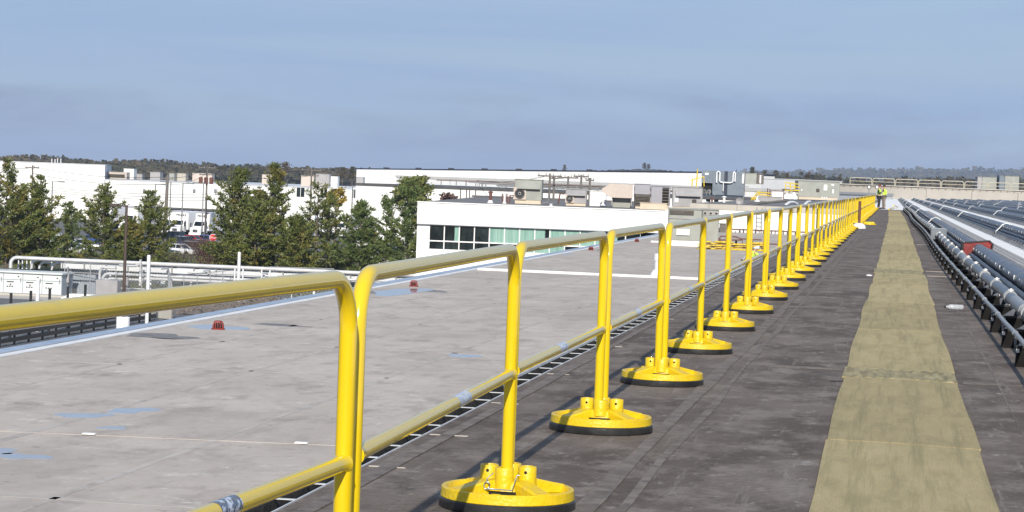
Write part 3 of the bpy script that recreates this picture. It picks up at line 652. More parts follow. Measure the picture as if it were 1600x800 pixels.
for r_ in range(12):
    X0 = (1.36, 3.39, 5.86, 8.0)[r_] if r_ < 4 else 8.0+2.0*(r_-3); n = 0
    y = 2.0 if r_ == 0 else (33.0 if r_ == 1 else 38.0+((r_*17) % 23))
    if r_ == 0: y = 1.3
    while y+SL < WALL_Y-1:
        if X0-.0035*y < .0556*y+1.5 or r_ < 1:
            near = (r_ == 0 and y < 80) or (r_ == 1 and y < 60)
            T = near_t if near else far_t
            used = usedn if near else usedf
            o = T[0] if not used else dup(T)
            if near: usedn = True
            else: usedf = True
            o.location = (X0-.0035*y, y, rz(X0)); o.rotation_euler = (0, 0, math.atan(.0035))
            row = ['nearest row, beside the grey pipe', 'second row from the grey pipe', 'third row from the grey pipe', 'fourth row from the grey pipe'][r_] if r_ < 4 else ''
            if r_ == 0 and n == 0: lab = 'nearest slate tube rack at the right edge, in front of the red bag'
            elif r_ == 0 and n == 1: lab = 'slate tube rack running away behind the red bag'
            elif r_ == 1 and n == 0: lab = 'slate tube rack at the right edge, nearest section of the second row'
            elif r_ < 3 and n < 4: lab = '%s slate tube rack of the %s' % (ORD[n], row)
            elif r_ < 3: lab = 'one of the far slate tube racks in the %s' % row
            else: lab = 'one of the crowded slate tube racks behind the third row'
            o['label'] = lab; n += 1
        y += SL+.45
# red bag over the joint of the first row
by = 44.62; bx = 1.36-.0035*by
t = thing('red_bag', 'red vinyl bag with black trim slung over the nearest slate tube rack', 'bag', (bx, by, rz(1.4)))
b = MB(); L0 = [(-.03, .10), (.0, .40), (.16, .415), (.50, .455), (.56, .40), (.50, .09)]
def shift(p, k): return [(x+(.25-x)*k, z+(.25-z)*k) for x, z in p]
F_, B_ = L0, shift(L0, .1); n = 6; ysec = [(-.42, .06), (-.36, -.02), (-.05, .0), (.32, .03), (.40, .10)]; vs = []
for yy, k in ysec: vs += [(x+.012*math.sin(9*yy+5*z), yy, z) for x, z in shift(L0, k)]
fs = [(i*6+j, i*6+(j+1) % 6, i*6+6+(j+1) % 6, i*6+6+j) for i in range(4) for j in range(6)]+[(0, 1, 2, 3, 4, 5), tuple(range(29, 23, -1))]
b.add(vs, fs); b.build('bag_body', red_cloth, t)
b = MB(); pts = [(x*1.02, -.37, z+.012) for x, z in L0]; b.tube([pts[0], pts[1], pts[2], pts[3], pts[4], pts[5]], .017, 8); b.tube([(-.03, -.39, .12), (.0, -.41, .25), (.02, -.40, .40)], .03, 6); b.build('rim_trim', black_trim, t)
b = MB(); b.box(.37, .43, -.432, -.422, .28, .34); b.build('tag', sign_white, t)

# far parapet wall across the roof, with its own pipe rails and rooftop boxes
y = WALL_Y; t = thing('parapet_wall', 'long pale concrete parapet wall closing the far end of the roof', 'wall', (0, y, 0))
w = 8.0
pm = MB(); pm.box(.03, w-.03, .02, 3.0, -.4, 1.95); pm = pm.mesh('wall_panel', par_conc)
for i in range(9): put('wall_panel', pm, t, (-11.2+w*i, 0, 0))
b = MB(); b.box(-11.3, 60.9, -.06, 3.1, 1.952, 2.12); b.box(-11.3, 60.9, -.12, 3.1, 2.2, 2.34); b.build('coping', concrete, t)
b = MB(); b.box(-11.3, 60.9, .1, 3.05, 1.951, 2.4); b.build('backing', dark_edge, t)
b = MB(); b.tube([(-11.2, -.3, 2.30), (60, -.3, 2.30)], .1, 6); b.build('pipe', concrete, t)
b = MB()
for i in range(60): b.tube([(-11+1.2*i, -.3, 1.98), (-11+1.2*i, -.3, 2.28)], .05, 5)
tag(b.build('pipe_hanger', rust, t), kind='stuff')
rail_m = mat('beige_rail_paint', (0.46, 0.42, 0.33), (0.40, 0.36, 0.28), 2, rough=0.45)
far = thing('parapet_rail', 'x', 'guardrail', group='beige pipe rails on the far parapet')
RL = 3.95; p = []
for k in range(5): a = R(90*k/4); p.append((.05+.35*(1-math.cos(a)), 0, .85+.35*math.sin(a)))
p2 = [(RL-x, 0, z) for x, _, z in p][::-1]
b = MB(); b.tube([(.05, 0, 0)]+p+p2+[(RL-.05, 0, 0)], .075, 8); b.build('tube_frame', rail_m, far)
b = MB(); b.tube([(.06, 0, .6), (RL-.06, 0, .6)], .06, 6); b.build('mid_rail', rail_m, far)
far_rt = tree(far)
for i in range(16):
    o = far if i == 0 else dup(far_rt); o.location = (-8.8+4.05*i, WALL_Y+.8, 2.34)
    o['label'] = ('%s beige pipe rail from the left on the far parapet' % ORD[i]) if i < 8 else 'one of the beige pipe rails at the right end of the far parapet'
# ------------------------------------------------------------------ buildings
def P2(p, q, z0, z1, th=.4): return p, q
def facade_frame(A, B):
    """origin at A, x along the wall to B, y into the building"""
    A, B = Vector(A), Vector(B); d = B-A; return A, math.atan2(d.y, d.x), Vector((d.x, d.y)).length
# white building with the green glazed window band
A = at(653, 320, 186); B = at(1042, 331, 188.2); A, ang, LW = facade_frame((A.x, A.y, 0), (B.x, B.y, 0))
ZT, ZWT, ZWM, ZWB = -1.02, -2.78, -4.12, -4.85
t = thing('office_building', 'white building with a green glazed window band and rooftop units', 'building', A, ang)
b = MB(); b.box(0, LW, -.28, 60, ZWT, ZT); b.build('upper_wall', white_wall, t)
b = MB(); b.box(0, LW, 0, 60, GZ, ZWB); b.build('lower_wall', white_wall, t)
b = MB(); b.box(.2, LW-.2, .35, 59.8, ZWB+.001, ZWT-.001); b.build('interior', dark_hole, t)
b = MB(); b.box(0, .99, 0, .34, ZWB+.001, ZWT-.001); b.box(LW-.9, LW, 0, .34, ZWB+.001, ZWT-.001); b.build('end_piers', white_wall, t)
b = MB(); b.box(-.05, LW+.05, -.36, .3, ZT+.002, ZT+.09); b.build('coping', white_trim, t)
b = MB(); b.box(.3, LW-.1, .31, 59.9, ZT+.001, ZT+.05); b.build('roof_deck', gravel_roof, t)
b = MB(); b.box(0, LW, 59, 59.9, ZT+.052, ZT+.25); b.build('rear_parapet', dark_edge, t)
for i in range(1, 9): b = MB(); x = LW*i/9; b.box(x-.02, x+.02, -.292, -.281, ZWT+.12, ZT-.06); b.build('panel_joint', shade_white, t)
b = MB(); b.box(.02, LW-.02, -.33, -.281, ZWT+.002, ZWT+.10); b.build('drip_edge', shade_white, t)
PIT_W = 1.235; nw = int((LW-2.0)/PIT_W); rw = random.Random(4)
x_start = 1.0
wm = MB(); fr = .045
for (xa, xb, za, zb) in ((0, PIT_W, ZWT-.07, ZWT-.002), (0, PIT_W, ZWB+.002, ZWB+.07), (0, .06, ZWB+.07, ZWT-.07), (PIT_W-.03, PIT_W, ZWB+.07, ZWT-.07), (.06, PIT_W-.03, ZWM-.05, ZWM+.05)): wm.box(xa, xb, -.03, .12, za, zb)
wme = wm.mesh('window', white_trim)
def pane_mesh(x0, x1, z0, z1, m): b = MB(); b.box(x0, x1, .05, .075, z0, z1); return b.mesh('pane', m)
for i in range(nw):
    x = x_start+PIT_W*i; px_ = 653+ (x/LW)*389
    o = put('window', wme, t, (x, 0, 0))
    z0, z1 = ZWM+.052, ZWT-.072
    x0, x1 = .062, PIT_W-.032
    if px_ < 755 or px_ > 978: u = [(x0, x1, glass_dark)]
    else:
        k = rw.random()
        if k < .45: u = [(x0, x1, glass_green)]
        elif k < .7: c = rw.uniform(.35, .8); u = [(x0, c, glass_green), (c+.01, x1, glass_teal)]
        else: c = rw.uniform(.5, .95); u = [(x0, c, glass_green), (c+.01, x1, glass_dark)]
    if 748 < px_ < 760 or 690 < px_ < 700: u = [(x0, .85, glass_dark), (.86, x1, glass_green)]
    for a, c, mm in u: put('pane', pane_mesh(a, c, z0, z1, mm), o)
    low_m = glass_dark if (px_ < 745 or px_ > 978 or rw.random() < .3) else glass_green
    put('pane', pane_mesh(x0, x1, ZWB+.072, ZWM-.052, low_m), o)
OFF = t; OA, OANG = A, ang

UZ = -0.97
def unit(px0, px1, pyt, pyb, d, label, m, depth=2.0, name='rooftop_unit', cat='rooftop unit', base=True, fan=0, hood=False, louv=None, white=None, top=None, group='rooftop units', seams=2, curb_m=None, z=None):
    """a sheet metal rooftop unit filling the seen outline at distance d"""
    q = at((px0+px1)/2, pyb, d); k = ppm(q); w = (px1-px0)/k; h = (pyb-pyt)/k
    z = UZ if z is None else z
    if z is not None: h += q.z-z; q.z = z
    t = thing(name, label, cat, q, OANG if OANG else 0, group); cb = .16*h if base else .02
    if base:
        b = MB(); b.box(-w*.47, w*.47, .05, depth-.05, 0, cb-.002); b.build('curb', curb_m or cream, t)
    b = MB(); b.rbox(-w/2, w/2, 0, depth, cb, h, min(.05, h*.05)); b.build('casing', m, t)
    for i in range(1, seams+1):
        x = -w/2+w*i/(seams+1); b = MB(); b.box(x-.02, x+.02, -.015, -.001, cb+.04, h-.06); b.build('panel_joint', m, t)
    b = MB(); b.box(-w/2-.04, w/2+.04, -.05, depth+.04, h+.001, h+.05); b.build('lid', m, t)
    if hood:
        b = MB(); b.prism([(-.002, h*.62), (-.35, h*.62), (-.35, h*.70), (-.002, h*.97)], -w*.40, w*.44, 'yz'); b.build('hood', m, t)
        b = MB(); b.box(-w*.39, w*.43, -.34, -.01, h*.605, h*.6195); b.build('hood_opening', dark_hole, t)
    if fan:
        fr_ = h*.21; fx = -w*.30
        b = MB(); b.box(fx-fr_*1.25, fx+fr_*1.25, -.12, -.003, cb+.02, cb+.02+fr_*2.4); b.build('fan_plate', hv_beige, t)
        b = MB(); b.lathe([(fr_, 0), (fr_, .1), (fr_*.86, .12), (fr_*.86, 0)], 20, (fx, -.23, cb+.02+fr_*1.2), axis='y'); b.build('fan_shroud', dark_edge, t)
        f = MB(); f.lathe([(fr_*.8, 0), (fr_*.3, -.03), (.02, -.04)], 18, (fx, -.20, cb+.02+fr_*1.2), axis='y'); f.build('fan_disc', hv_grey, t)
        f = MB(); f.lathe([(fr_*.18, 0), (fr_*.12, -.06), (.01, -.07)], 12, (fx, -.245, cb+.02+fr_*1.2), axis='y'); f.build('fan_hub', dark_hole, t)
    if louv:
        a, c, z0, z1 = louv
        b = MB(); b.box(w*a, w*c, -.012, -.001, h*z0, h*z1); b.build('louver_back', dark_hole, t)
        ns = 6
        for i in range(ns):
            z = h*z0+(h*(z1-z0))*(i+.5)/ns; s = MB(); s.add([(w*a, -.013, z+.03), (w*c, -.013, z+.03), (w*c, -.09, z-.03), (w*a, -.09, z-.03), (w*a, -.013, z+.045), (w*c, -.013, z+.045), (w*c, -.09, z-.015), (w*a, -.09, z-.015)], [(0, 1, 2, 3), (4, 5, 6, 7), (2, 3, 7, 6), (0, 3, 7, 4), (1, 2, 6, 5)]); s.build('louver_slat', louver_m, t)
    for (a, c, z0, z1) in (white or []):
        b = MB(); b.box(w*a, w*c, -.03, -.002, h*z0, h*z1); b.build('plate', sign_white, t)
    return t, w, h
# row of units on the office roof
unit(803, 846, 281, 320, 201, 'tall grey green rooftop unit with round fan, leftmost on the white building', hv_green, 2.4, fan=1, hood=True, seams=2)
unit(883, 916, 296, 321, 201, 'grey rooftop unit with round fan, second from left on the white building', hv_grey, 2.2, fan=1, hood=True)
unit(921, 947, 299, 317, 203, 'white wrapped square rooftop unit beside the beige duct', white_trim, 1.6, base=False, seams=1)
t, w, h = unit(957, 986, 305, 320, 200, 'low pale green rooftop box beneath the beige duct', hv_green, 1.6, base=False, seams=1)
q = at(940, 303, 199.0); k = ppm(q)
t = thing('beige_duct', 'large beige duct with one tapered end raised above the white building roof', 'duct', q, OANG, 'rooftop units'); s_ = 1/k
b = MB(); b.prism([(0, 8*s_), (0, 4*s_), (14*s_, -5*s_), (48*s_, -5*s_), (50*s_, 16*s_), (14*s_, 17*s_), (6*s_, 12*s_)], 0, 1.6); b.build('duct_body', hv_beige, t)
b = MB(); b.box(48.6*s_, 50.2*s_, -.04, -.002, -4*s_, 15*s_); b.build('end_flange', white_trim, t)
b = MB()
for x in (16, 46): b.box(x*s_, (x+1.5)*s_, .2, 1.4, -17*s_, -5.05*s_)
b.build('legs', hv_grey, t)
unit(991, 1016, 288, 304, 200.2, 'violet grey upper rooftop cabinet between beige duct and brown louver', hv_purple, 2, base=False, seams=1)
unit(992, 1016, 304.3, 316, 199.4, 'brown louvered rooftop intake below the violet cabinet', louver_m, 1.6, base=True, louv=(-.45, .45, .25, .9), seams=0)
unit(1016.5, 1047, 291, 318, 200, 'violet grey rooftop unit with tall brown louver on its right half', hv_purple, 2.2, louv=(.08, .42, .2, .95), seams=1)
unit(1050, 1097, 293, 324, 198, 'grey rooftop unit with beige front and dark slot, rightmost on the white building', hv_grey, 2.2, hood=True, white=[(-.42, -.3, .35, .62)], louv=(.16, .3, .2, .5))
unit(1000, 1042, 318, 326, 194.5, 'cream timber sleepers at the front edge of the white building roof', cream, 1.0, base=False, seams=0, cat='sleepers', name='timber_sleepers')
def mushroom(px, pyb, pyt, d, label, m, r=.09, cap=True, foot=True, group='roof vents'):
    q = at(px, pyb, d); h = (pyb-pyt)/ppm(q); t = thing('roof_vent', label, 'vent pipe', q, 0, group)
    if foot: b = MB(); b.lathe([(r*2.6, 0), (r*1.25, h*.32), (r*1.1, h*.33)], 14); b.build('flashing', white_trim, t)
    b = MB(); b.tube([(0, 0, h*.2), (0, 0, h*.86)], r, 10); b.build('pipe', m, t)
    b = MB(); b.lathe([(r*1.05, h*.84), (r*1.8, h*.86), (r*1.7, h*.92), (.01, h)], 14); b.build('cap', m, t)
    return t
mushroom(766, 320, 298, 196, 'rusty capped vent pipe on a white foot, left end of the white building roof', rust, .13)
mushroom(788, 321, 303, 197, 'slim pale vent beside the leftmost fan unit', white_trim, .1)
mushroom(861, 322, 318, 193, 'small white cone vent between the two fan units', white_trim, .1)
mushroom(942, 321, 314, 193, 'small white cone vent under the beige duct', white_trim, .1)
for i, (px, a, e) in enumerate(((742, 297, 320), (950, 290, 318))): pass
# gas pipes, ladders and racks behind the units
t = thing('roof_pipework', 'maze of brown and grey gas pipes beside the leftmost rooftop fan unit', 'pipework')
for j, pts in enumerate((((785, 320), (785, 303), (792, 303), (792, 318)), ((796, 319), (797, 305), (803, 306)), ((846, 318), (857, 316), (857, 306)), ((872, 319), (875, 303), (882, 303)))):
    b = MB(); b.tube([at(a, c, 199+j*.4) for a, c in pts], .07, 6); b.build('pipe', rust if j != 2 else pole_grey, t)

# white wing behind it, with doors and a dark roof edge
def wallslab(name, label, a, da, e, de, ztop, m, zbot=GZ, depth=40, edge=None, eh=.35, cat='building', joints=0, group=None, zend=None):
    pa, pe = at(*a, da), at(*e, de); O, an, L = facade_frame((pa.x, pa.y, 0), (pe.x, pe.y, 0))
    t = thing(name, label, cat, O, an, group)
    zt = ztop
    if joints:
        w = L/joints
        zz = lambda x: zt+((zend-zt)*x/L if zend is not None else 0)
        for i in range(joints): a_, c_ = w*i+.04, w*(i+1)-.04; b = MB(); b.prism([(a_, zbot), (c_, zbot), (c_, zz(c_)), (a_, zz(a_))], 0, .25); b.build('wall_panel', m, t)
        b = MB(); b.prism([(.05, zbot), (L-.05, zbot), (L-.05, zz(L)-.02), (.05, zz(0)-.02)], .26, depth); b.build('wall_core', m, t)
    else:
        b = MB(); b.box(0, L, 0, depth, zbot, zt); b.build('wall', m, t)
    ze = zt if zend is None else zend
    b = MB(); b.prism([(-.1, zt+.002), (L+.1, ze+.002), (L+.1, ze+eh), (-.1, zt+eh)], -.12, depth+.1); b.build('roof_edge', edge or dark_edge, t)
    return t, L
t, L = wallslab('white_wing', 'white wing with dark roof line and door frames behind the office roof', (556, 291), 283, (1245, 312), 275, -.42, white_wall, depth=30, eh=.3)
def local(t, px, py, d):
    q = at(px, py, d); an = t.rotation_euler.z; v = q-t.location; c, s = math.cos(an), math.sin(an)
    return Vector((v.x*c+v.y*s, -v.x*s+v.y*c, v.z))
for px in (724, 739):
    q = local(t, px, 316, 281); b = MB(); w_ = .45
    b.box(q.x-w_, q.x-w_+.12, -.06, -.002, q.z, q.z+1.6); b.box(q.x+w_-.12, q.x+w_, -.06, -.002, q.z, q.z+1.6); b.box(q.x-w_, q.x+w_, -.06, -.002, q.z+1.601, q.z+1.72); b.build('door_frame', pole_brown, t)
for px in (1108, 1121): q = local(t, px, 314, 277); b = MB(); b.box(q.x-.27, q.x+.27, -.03, -.002, q.z-.3, q.z+.25); b.build('window', glass_dark, t)
for px, w_ in ((567.5, .9), (573, .9)): pass
t2, L2 = wallslab('long_white_hall', 'long white hall with a pale grey roof line behind the pipe racks', (619, 277), 335, (1247, 291), 322, .62, shade_white, depth=60, edge=mat('pale_grey_parapet', (.42, .42, .41), (.36, .36, .35), 1, rough=.6), eh=.35, joints=14)
t = thing('roof_pipe_rack', 'low rack of pale pipes and ducts lying along the roof of the white wing', 'pipe rack')
rq = random.Random(9)
for k in range(9):
    y = 286+2.6*k; x0, x1 = rq.uniform(-58, -40), rq.uniform(-36, -24); z = -.12+.25+rq.uniform(0, .5)
    b = MB(); b.tube([(x0, y, z), (x1, y-1, z)], rq.uniform(.05, .12), 6); b.build('pipe', (pole_grey, rust, pvc_light, dark_edge)[k % 4], t)
b = MB()
for k in range(60): x = rq.uniform(-58, -24); y = rq.uniform(286, 309); b.box(x-.05, x+.05, y-.05, y+.05, -.11, rq.uniform(.3, .75))
tag(b.build('stanchions', pole_grey, t), kind='stuff')

# far warehouse with a dark roof line, its panelled front running away to the left
t, L = wallslab('far_warehouse', 'far long white warehouse with dark roof line under the clouds', (557, 268), 470, (1102, 275), 430, 1.75, white_wall, depth=25, edge=navy, eh=.22, joints=14, zend=3.45)
for i in range(9):
    b = MB(); x = L*(.08+.1*i); zq = 1.97+1.7*x/L; b.box(x-.4, x+.4, 1, 2, zq, zq+.25); b.build('roof_ventilator', dark_edge, t)
wallslab('end_warehouse', 'white warehouse block right of the slate clad tower', (1190, 273), 424, (1243, 277), 420, 2.75, shade_white, depth=15, edge=white_trim, eh=.1)

UZ = None
# slate clad plant tower with white U shaped pipe
A_ = at(1100.5, 266.5, 322); A2 = at(1166, 267, 322); q = at(1100.5, 299, 322); W_ = (1166-1100.5)/ppm(A_); H_ = A_.z-q.z
t = thing('plant_tower', 'slate blue clad rooftop tower with navy stripe and white U shaped pipe', 'plant tower', (A_.x, 318, q.z-.4), R(2)); H_ += .4
sx = W_/65.5
for i, (a, c, mm) in enumerate(((0, 17, slate_clad), (17.2, 35, slate_clad), (35.2, 40, navy), (40.2, 65.5, slate_clad))):
    b = MB(); b.box(a*sx, c*sx, 0, 5, .02 if i != 0 else H_*.5, H_); b.build('cladding_panel', mm, t)
b = MB(); b.box(0, 17*sx, .8, 5, .02, H_*.49); b.build('recess', dark_hole, t)
for k in range(2):
    b = MB(); c = (4.5+7.5*k)*sx; r_ = 3.4*sx; b.lathe([(r_, 0), (r_, .3), (r_*.8, .3), (r_*.8, 0)], 18, (c, .4, r_+.1), axis='y'); b.build('fan_ring', pole_grey, t)
def tw(px, py): return ((px-1100.5)*sx, -.35, H_-(py-267+(px-1100.5)*-.03)/ppm(A_))
pp = [tw(1124, 286), tw(1124, 270), tw(1126, 268.5), tw(1128.5, 270), tw(1128.5, 283), tw(1130, 285), tw(1134, 285.5), tw(1145, 286), tw(1148, 285), tw(1149, 283), tw(1149, 271), tw(1150.5, 269), tw(1152, 271), tw(1152, 284)]
b = MB(); b.tube(pp, .1, 8); b.build('white_pipe', pole_white, t)
b = MB(); b.tube([tw(1134.5, 286), tw(1134.5, 299)], .07, 6); b.build('white_pipe', pole_white, t)
b = MB(); b.box(5*sx, 10.5*sx, -.03, -.002, H_*.82, H_*.9); b.build('plate', sign_white, t)
unit(1159, 1163, 272, 287, 318, 'slim white stack beside the slate clad tower', white_trim, .8, base=False, seams=0, cat='stack', name='white_stack', group=None)
unit(1163.5, 1182, 271, 288, 330, 'grey panelled rooftop box between slate tower and white warehouse', hv_green, 3, base=False, seams=1)
unit(1182.5, 1193, 272, 288, 331, 'brown striped rooftop box beside the white warehouse', louver_m, 3, base=False, white=[(-.1, .1, .1, .9)], seams=0)

# raised white building at the end of the lower roof, and its roof clutter
A_ = at(1090, 362, 183); A2 = at(1330, 371, 183); ZA = -.62
t = thing('raised_white_building', 'low white wall with grey roof edge and ladder at the end of the lower roof', 'building', (-16.1, 182.2, 0))
L = EDGE-.25+16.1
b = MB(); b.box(0, L, 0, 225, LZ-.4, ZA); b.build('wall', white_wall, t)
b = MB(); b.box(-.05, L+.05, -.06, 225, ZA+.002, ZA+.42); b.build('roof_edge', concrete, t)
b = MB(); b.box(.3, L-.3, .3, 224.5, ZA+.421, ZA+.45); b.build('roof_deck', gravel_roof, t)
for i in range(6): b = MB(); b.box(1.4+2.2*i, 1.5+2.2*i, -.09, -.061, ZA+.01, ZA+.41); b.build('edge_joint', par_conc, t)
q = local(t, 1186, 350, 182.1); b = MB()
for s in (-.2, .2): b.box(q.x+s-.03, q.x+s+.03, -.2, -.14, LZ+.02, ZA+.3)
b.build('ladder_rails', pole_grey, t)
for i in range(5): b = MB(); b.box(q.x-.17, q.x+.17, -.19, -.15, LZ+.25+.32*i, LZ+.29+.32*i); b.build('ladder_rung', pole_grey, t)
ZR = ZA+.45
UZ = LZ+.001
t, w, h = unit(1043, 1095, 327, 384, 136, 'big grey green rooftop unit with white plate standing on the lower roof', hv_green, 2.6, white=[(-.24, .14, .30, .46)], louv=(-.47, .25, .86, .96), seams=2, curb_m=white_seam, group=None)
b = MB(); b.box(-w*.5, w*.5, -.06, -.003, h*.74, h*.77); b.build('ledge', hv_grey, t)
b = MB(); b.box(-w*.24, w*.14, -.04, -.031, h*.285, h*.298); b.build('plate_edge', black_metal, t)
t, w, h = unit(1095.5, 1122, 328, 384, 137.5, 'narrow grey green end of the big rooftop unit with three dark roof fans', hv_green, 2.2, seams=2, base=False, group=None)
for k in range(3): b = MB(); x = -w*.34+w*.33*k; b.box(x-.11, x+.11, -.05, -.002, h*.86, h*.95); b.build('vent_cowl', hv_grey, t); b = MB(); b.box(x-.06, x+.06, -.06, -.0505, h*.88, h*.93); b.build('vent_hole', dark_hole, t)
unit(1124, 1134, 350, 366, 180.5, 'small dark grey box fixed before the white wall', louver_m, .6, base=False, seams=0, cat='box', name='wall_box', group=None)
q = on(1027, 430, LZ); t = thing('vent_stack', 'white flanged vent stack standing alone on the lower roof', 'vent pipe', q)
b = MB(); b.lathe([(.30, .002), (.28, .03), (.17, .20), (.155, .21)], 18); b.build('flashing', white_trim, t)
b = MB(); b.tube([(0, 0, .2), (0, 0, .60)], .13, 14); b.build('pipe', shade_white, t)
b = MB(); b.tube([(0, 0, .58), (0, 0, .86)], .165, 14); b.build('hood', shade_white, t)
# stacked yellow base plates on the lower roof
q0, q1 = on(1097, 389, LZ), on(1188, 392, LZ); nst = 12; rk = random.Random(2)
for i in range(nst):
    u = i/(nst-1); p = q0.lerp(q1, u); hh = rk.choice((4, 5, 5))
    for k in range(hh):
        o = thing('spare_counterweight', ('yellow counterweight topmost of a spare pile on the lower roof' if k == hh-1 else 'yellow counterweight under others in the spare pile on the lower roof'), 'counterweight', (p.x+rk.uniform(-.05, .05), p.y+rk.uniform(-.3, .3), LZ+.1*k-.03), rk.uniform(0, 3), 'spare yellow counterweights piled on the lower roof')
        for c in base_t[1]:
            if c[0].name.split('.')[0] == 'cast_dish': dup(c, o)
q = on(1131, 391, LZ); b = MB(); b.prism([(-.15, -.75), (.25, -.8), (.2, .9), (-.1, .8)], .02, .9, 'yz'); 
# gas pipework before the white wall
t = thing('gas_pipework', 'thin brown gas pipes looping across the lower roof before the white wall', 'pipework')
for j, pts in enumerate((((1112, 380), (1121, 372), (1128, 375), (1160, 375), (1160, 382)), ((1122, 378), (1126, 369), (1150, 370), (1157, 373), (1190, 375)), ((1150, 383), (1190, 381), (1240, 382)))):
    P = [at(a, c, 139+1.2*j) for a, c in pts]
    for p in P: p.z = max(p.z, LZ+.1)
    b = MB(); b.tube(P, .045, 6); b.build('pipe', rust, t)
b = MB()
for px in (1125, 1150, 1175, 1200): p = on(px, 382, LZ); b.box(p.x-.06, p.x+.06, p.y-.06, p.y+.06, LZ+.002, LZ+.25)
tag(b.build('pipe_blocks', black_block, t), kind='stuff')
t = thing('base_wall_pipes', 'dark pipes and brackets along the foot of the white wall', 'pipework')
b = MB(); b.tube([(-15.5, 181.6, LZ+.25), (-3, 181.6, LZ+.25)], .06, 6); b.build('pipe', rust, t)
b = MB()
for k in range(40): x = -15.3+.31*k; b.box(x, x+rk.uniform(.05, .16), 181.4, 181.6, LZ+.002, LZ+.1+rk.uniform(0, .25))
tag(b.build('brackets', dark_edge, t), kind='stuff')

# clutter on the raised roof
UZ = ZR+.001
unit(1246, 1311, 284, 314, 300, 'huge grey green rooftop plant box with white notices beside the far guardrail', hv_green, 6, seams=5, white=[(.12, .2, .55, .85), (.3, .36, .82, .9), (.33, .36, .4, .62), (-.42, -.39, .5, .56), (.08, .1, .1, .2), (.13, .15, .1, .18), (.18, .21, .1, .18)], louv=(-.06, .02, .45, .62))
unit(1224, 1247, 296, 312, 296, 'brown grey rooftop housing under a yellow platform rail', concrete, 3, base=False, seams=0)
unit(1204, 1225, 299, 309, 250, 'pale rooftop tank box framed by yellow and brown rails', white_trim, 2, base=False, seams=1)
unit(1182, 1203, 302, 309, 252, 'pale low rooftop box beside the yellow stair', concrete, 2, base=False, seams=1)
unit(1185, 1222, 308, 316, 232, 'low grey rooftop ducts behind the dark flashing', hv_grey, 3, base=False, seams=3)
def frame(pts_list, d, r, m, name, label, cat, group=None):
    t = thing(name, label, cat, group=group)
    for pts in pts_list: b = MB(); b.tube([at(a, c, d) for a, c in pts], r, 6); b.build('rail', m, t)
    return t
frame([[(1227, 295), (1227, 285), (1248, 288)], [(1227, 290), (1250, 293)], [(1235, 295), (1235, 286)], [(1242, 296), (1242, 287)], [(1226, 297), (1250, 298)]], 295, .07, yellow, 'platform_rail', 'yellow platform rail in front of the huge grey green plant box', 'railing')
frame([[(1205, 314), (1205, 298), (1224, 298.5), (1224, 314)], [(1199.5, 314), (1199.5, 294)], [(1203, 312), (1203, 295)]], 247, .06, rust, 'pipe_gantry', 'square brown pipe frame around the pale rooftop tank', 'pipe frame')
frame([[(1173, 314), (1184, 300), (1186, 299)], [(1176, 315), (1187, 301)], [(1184, 300), (1204, 302)], [(1173, 309), (1182, 310)], [(1186, 304), (1204, 306)]], 246, .06, yellow, 'stair_rail', 'sloping yellow stair rail on the roof behind the white wall', 'railing')
frame([[(1088, 292), (1090, 264)], [(1081, 283), (1081, 281), (1100, 276), (1100, 291)], [(1081, 291), (1082, 281)]], 318, .09, yellow, 'access_ladder', 'yellow access ladder and mast beside the slate clad tower', 'ladder')
q = at(1162, 330, 186); t = thing('antenna_mast', 'thin grey mast rising beside the round satellite dish', 'mast')
b = MB(); b.tube([at(1160, 330, 188), at(1162, 300, 188), at(1164, 264, 188)], [.05, .045, .02], 6); b.build('mast_tube', pole_grey, t)
b = MB(); b.tube([at(1158, 291, 188), at(1170, 292, 188)], .03, 5); b.build('cross_arm', pole_grey, t)
q = at(1155, 331, 187); t = thing('satellite_dish', 'round grey satellite dish on a white pedestal above the white wall', 'satellite dish', q)
k = ppm(q); b = MB(); b.box(-.16, .16, -.15, .15, 0, 9/k); b.build('pedestal', white_trim, t)
b = MB(); r_ = 5.6/k; b.lathe([(.01, 0), (r_*.6, -.04), (r_, -.12), (r_*.97, -.10), (r_*.6, -.01), (.01, .03)], 20, (0, -.22, 17/k), axis='y'); o = b.build('dish', hv_grey, t)
b = MB(); b.tube([(0, -.1, 9/k), (0, -.18, 17/k)], .05, 6); b.tube([(-.55, .0, .02), (-.1, -.12, 13/k)], .03, 5); b.build('strut', pole_grey, t)
for px, py, lab in ((1104, 324, 'domed white roof vent left of the rusty pipe'), (1183, 315, 'white roof vent left of the grey ducts'), (1131, 323, 'white cone vent with turbine top before the twin windows')): mushroom(px, py, py-(17 if px == 1131 else 9), 200 if px < 1150 else 225, lab, white_trim, .12)
mushroom(1112, 326, 308, 197, 'red brown standpipe on the dark roof left of the cone vent', rust, .08, foot=False)
t = thing('loose_flashing', 'long dark rolled flashing lying over the raised white building roof', 'flashing')
P = [at(a, c, 190+.25*i) for i, (a, c) in enumerate(((1160, 321), (1175, 319), (1195, 317), (1215, 315), (1232, 313)))]
b = MB(); b.tube(P, .11, 6); b.build('roll', dark_edge, t)
for i, (a, c, e, g_) in enumerate(((1228, 320, 1240, 316), (1232, 316, 1246, 319), (1258, 319, 1266, 315))):
    p, r_ = at(a, c, 200+6*i), at(e, g_, 203+6*i); b = MB(); b.tube([p, (p+r_)/2+Vector((0, 0, .1)), r_], .12, 6); tag(b.build('white_sheet_roll', white_trim), ('%s of the crumpled white sheet rolls on the raised roof' % ORD[i]), 'sheet roll', 'white sheet rolls')
q = at(1235, 311, 260); t = thing('tarp_bundle', 'bright white tarpaulin bundle beside the huge grey green plant box', 'tarpaulin', q)
b = MB(); rk2 = random.Random(8)
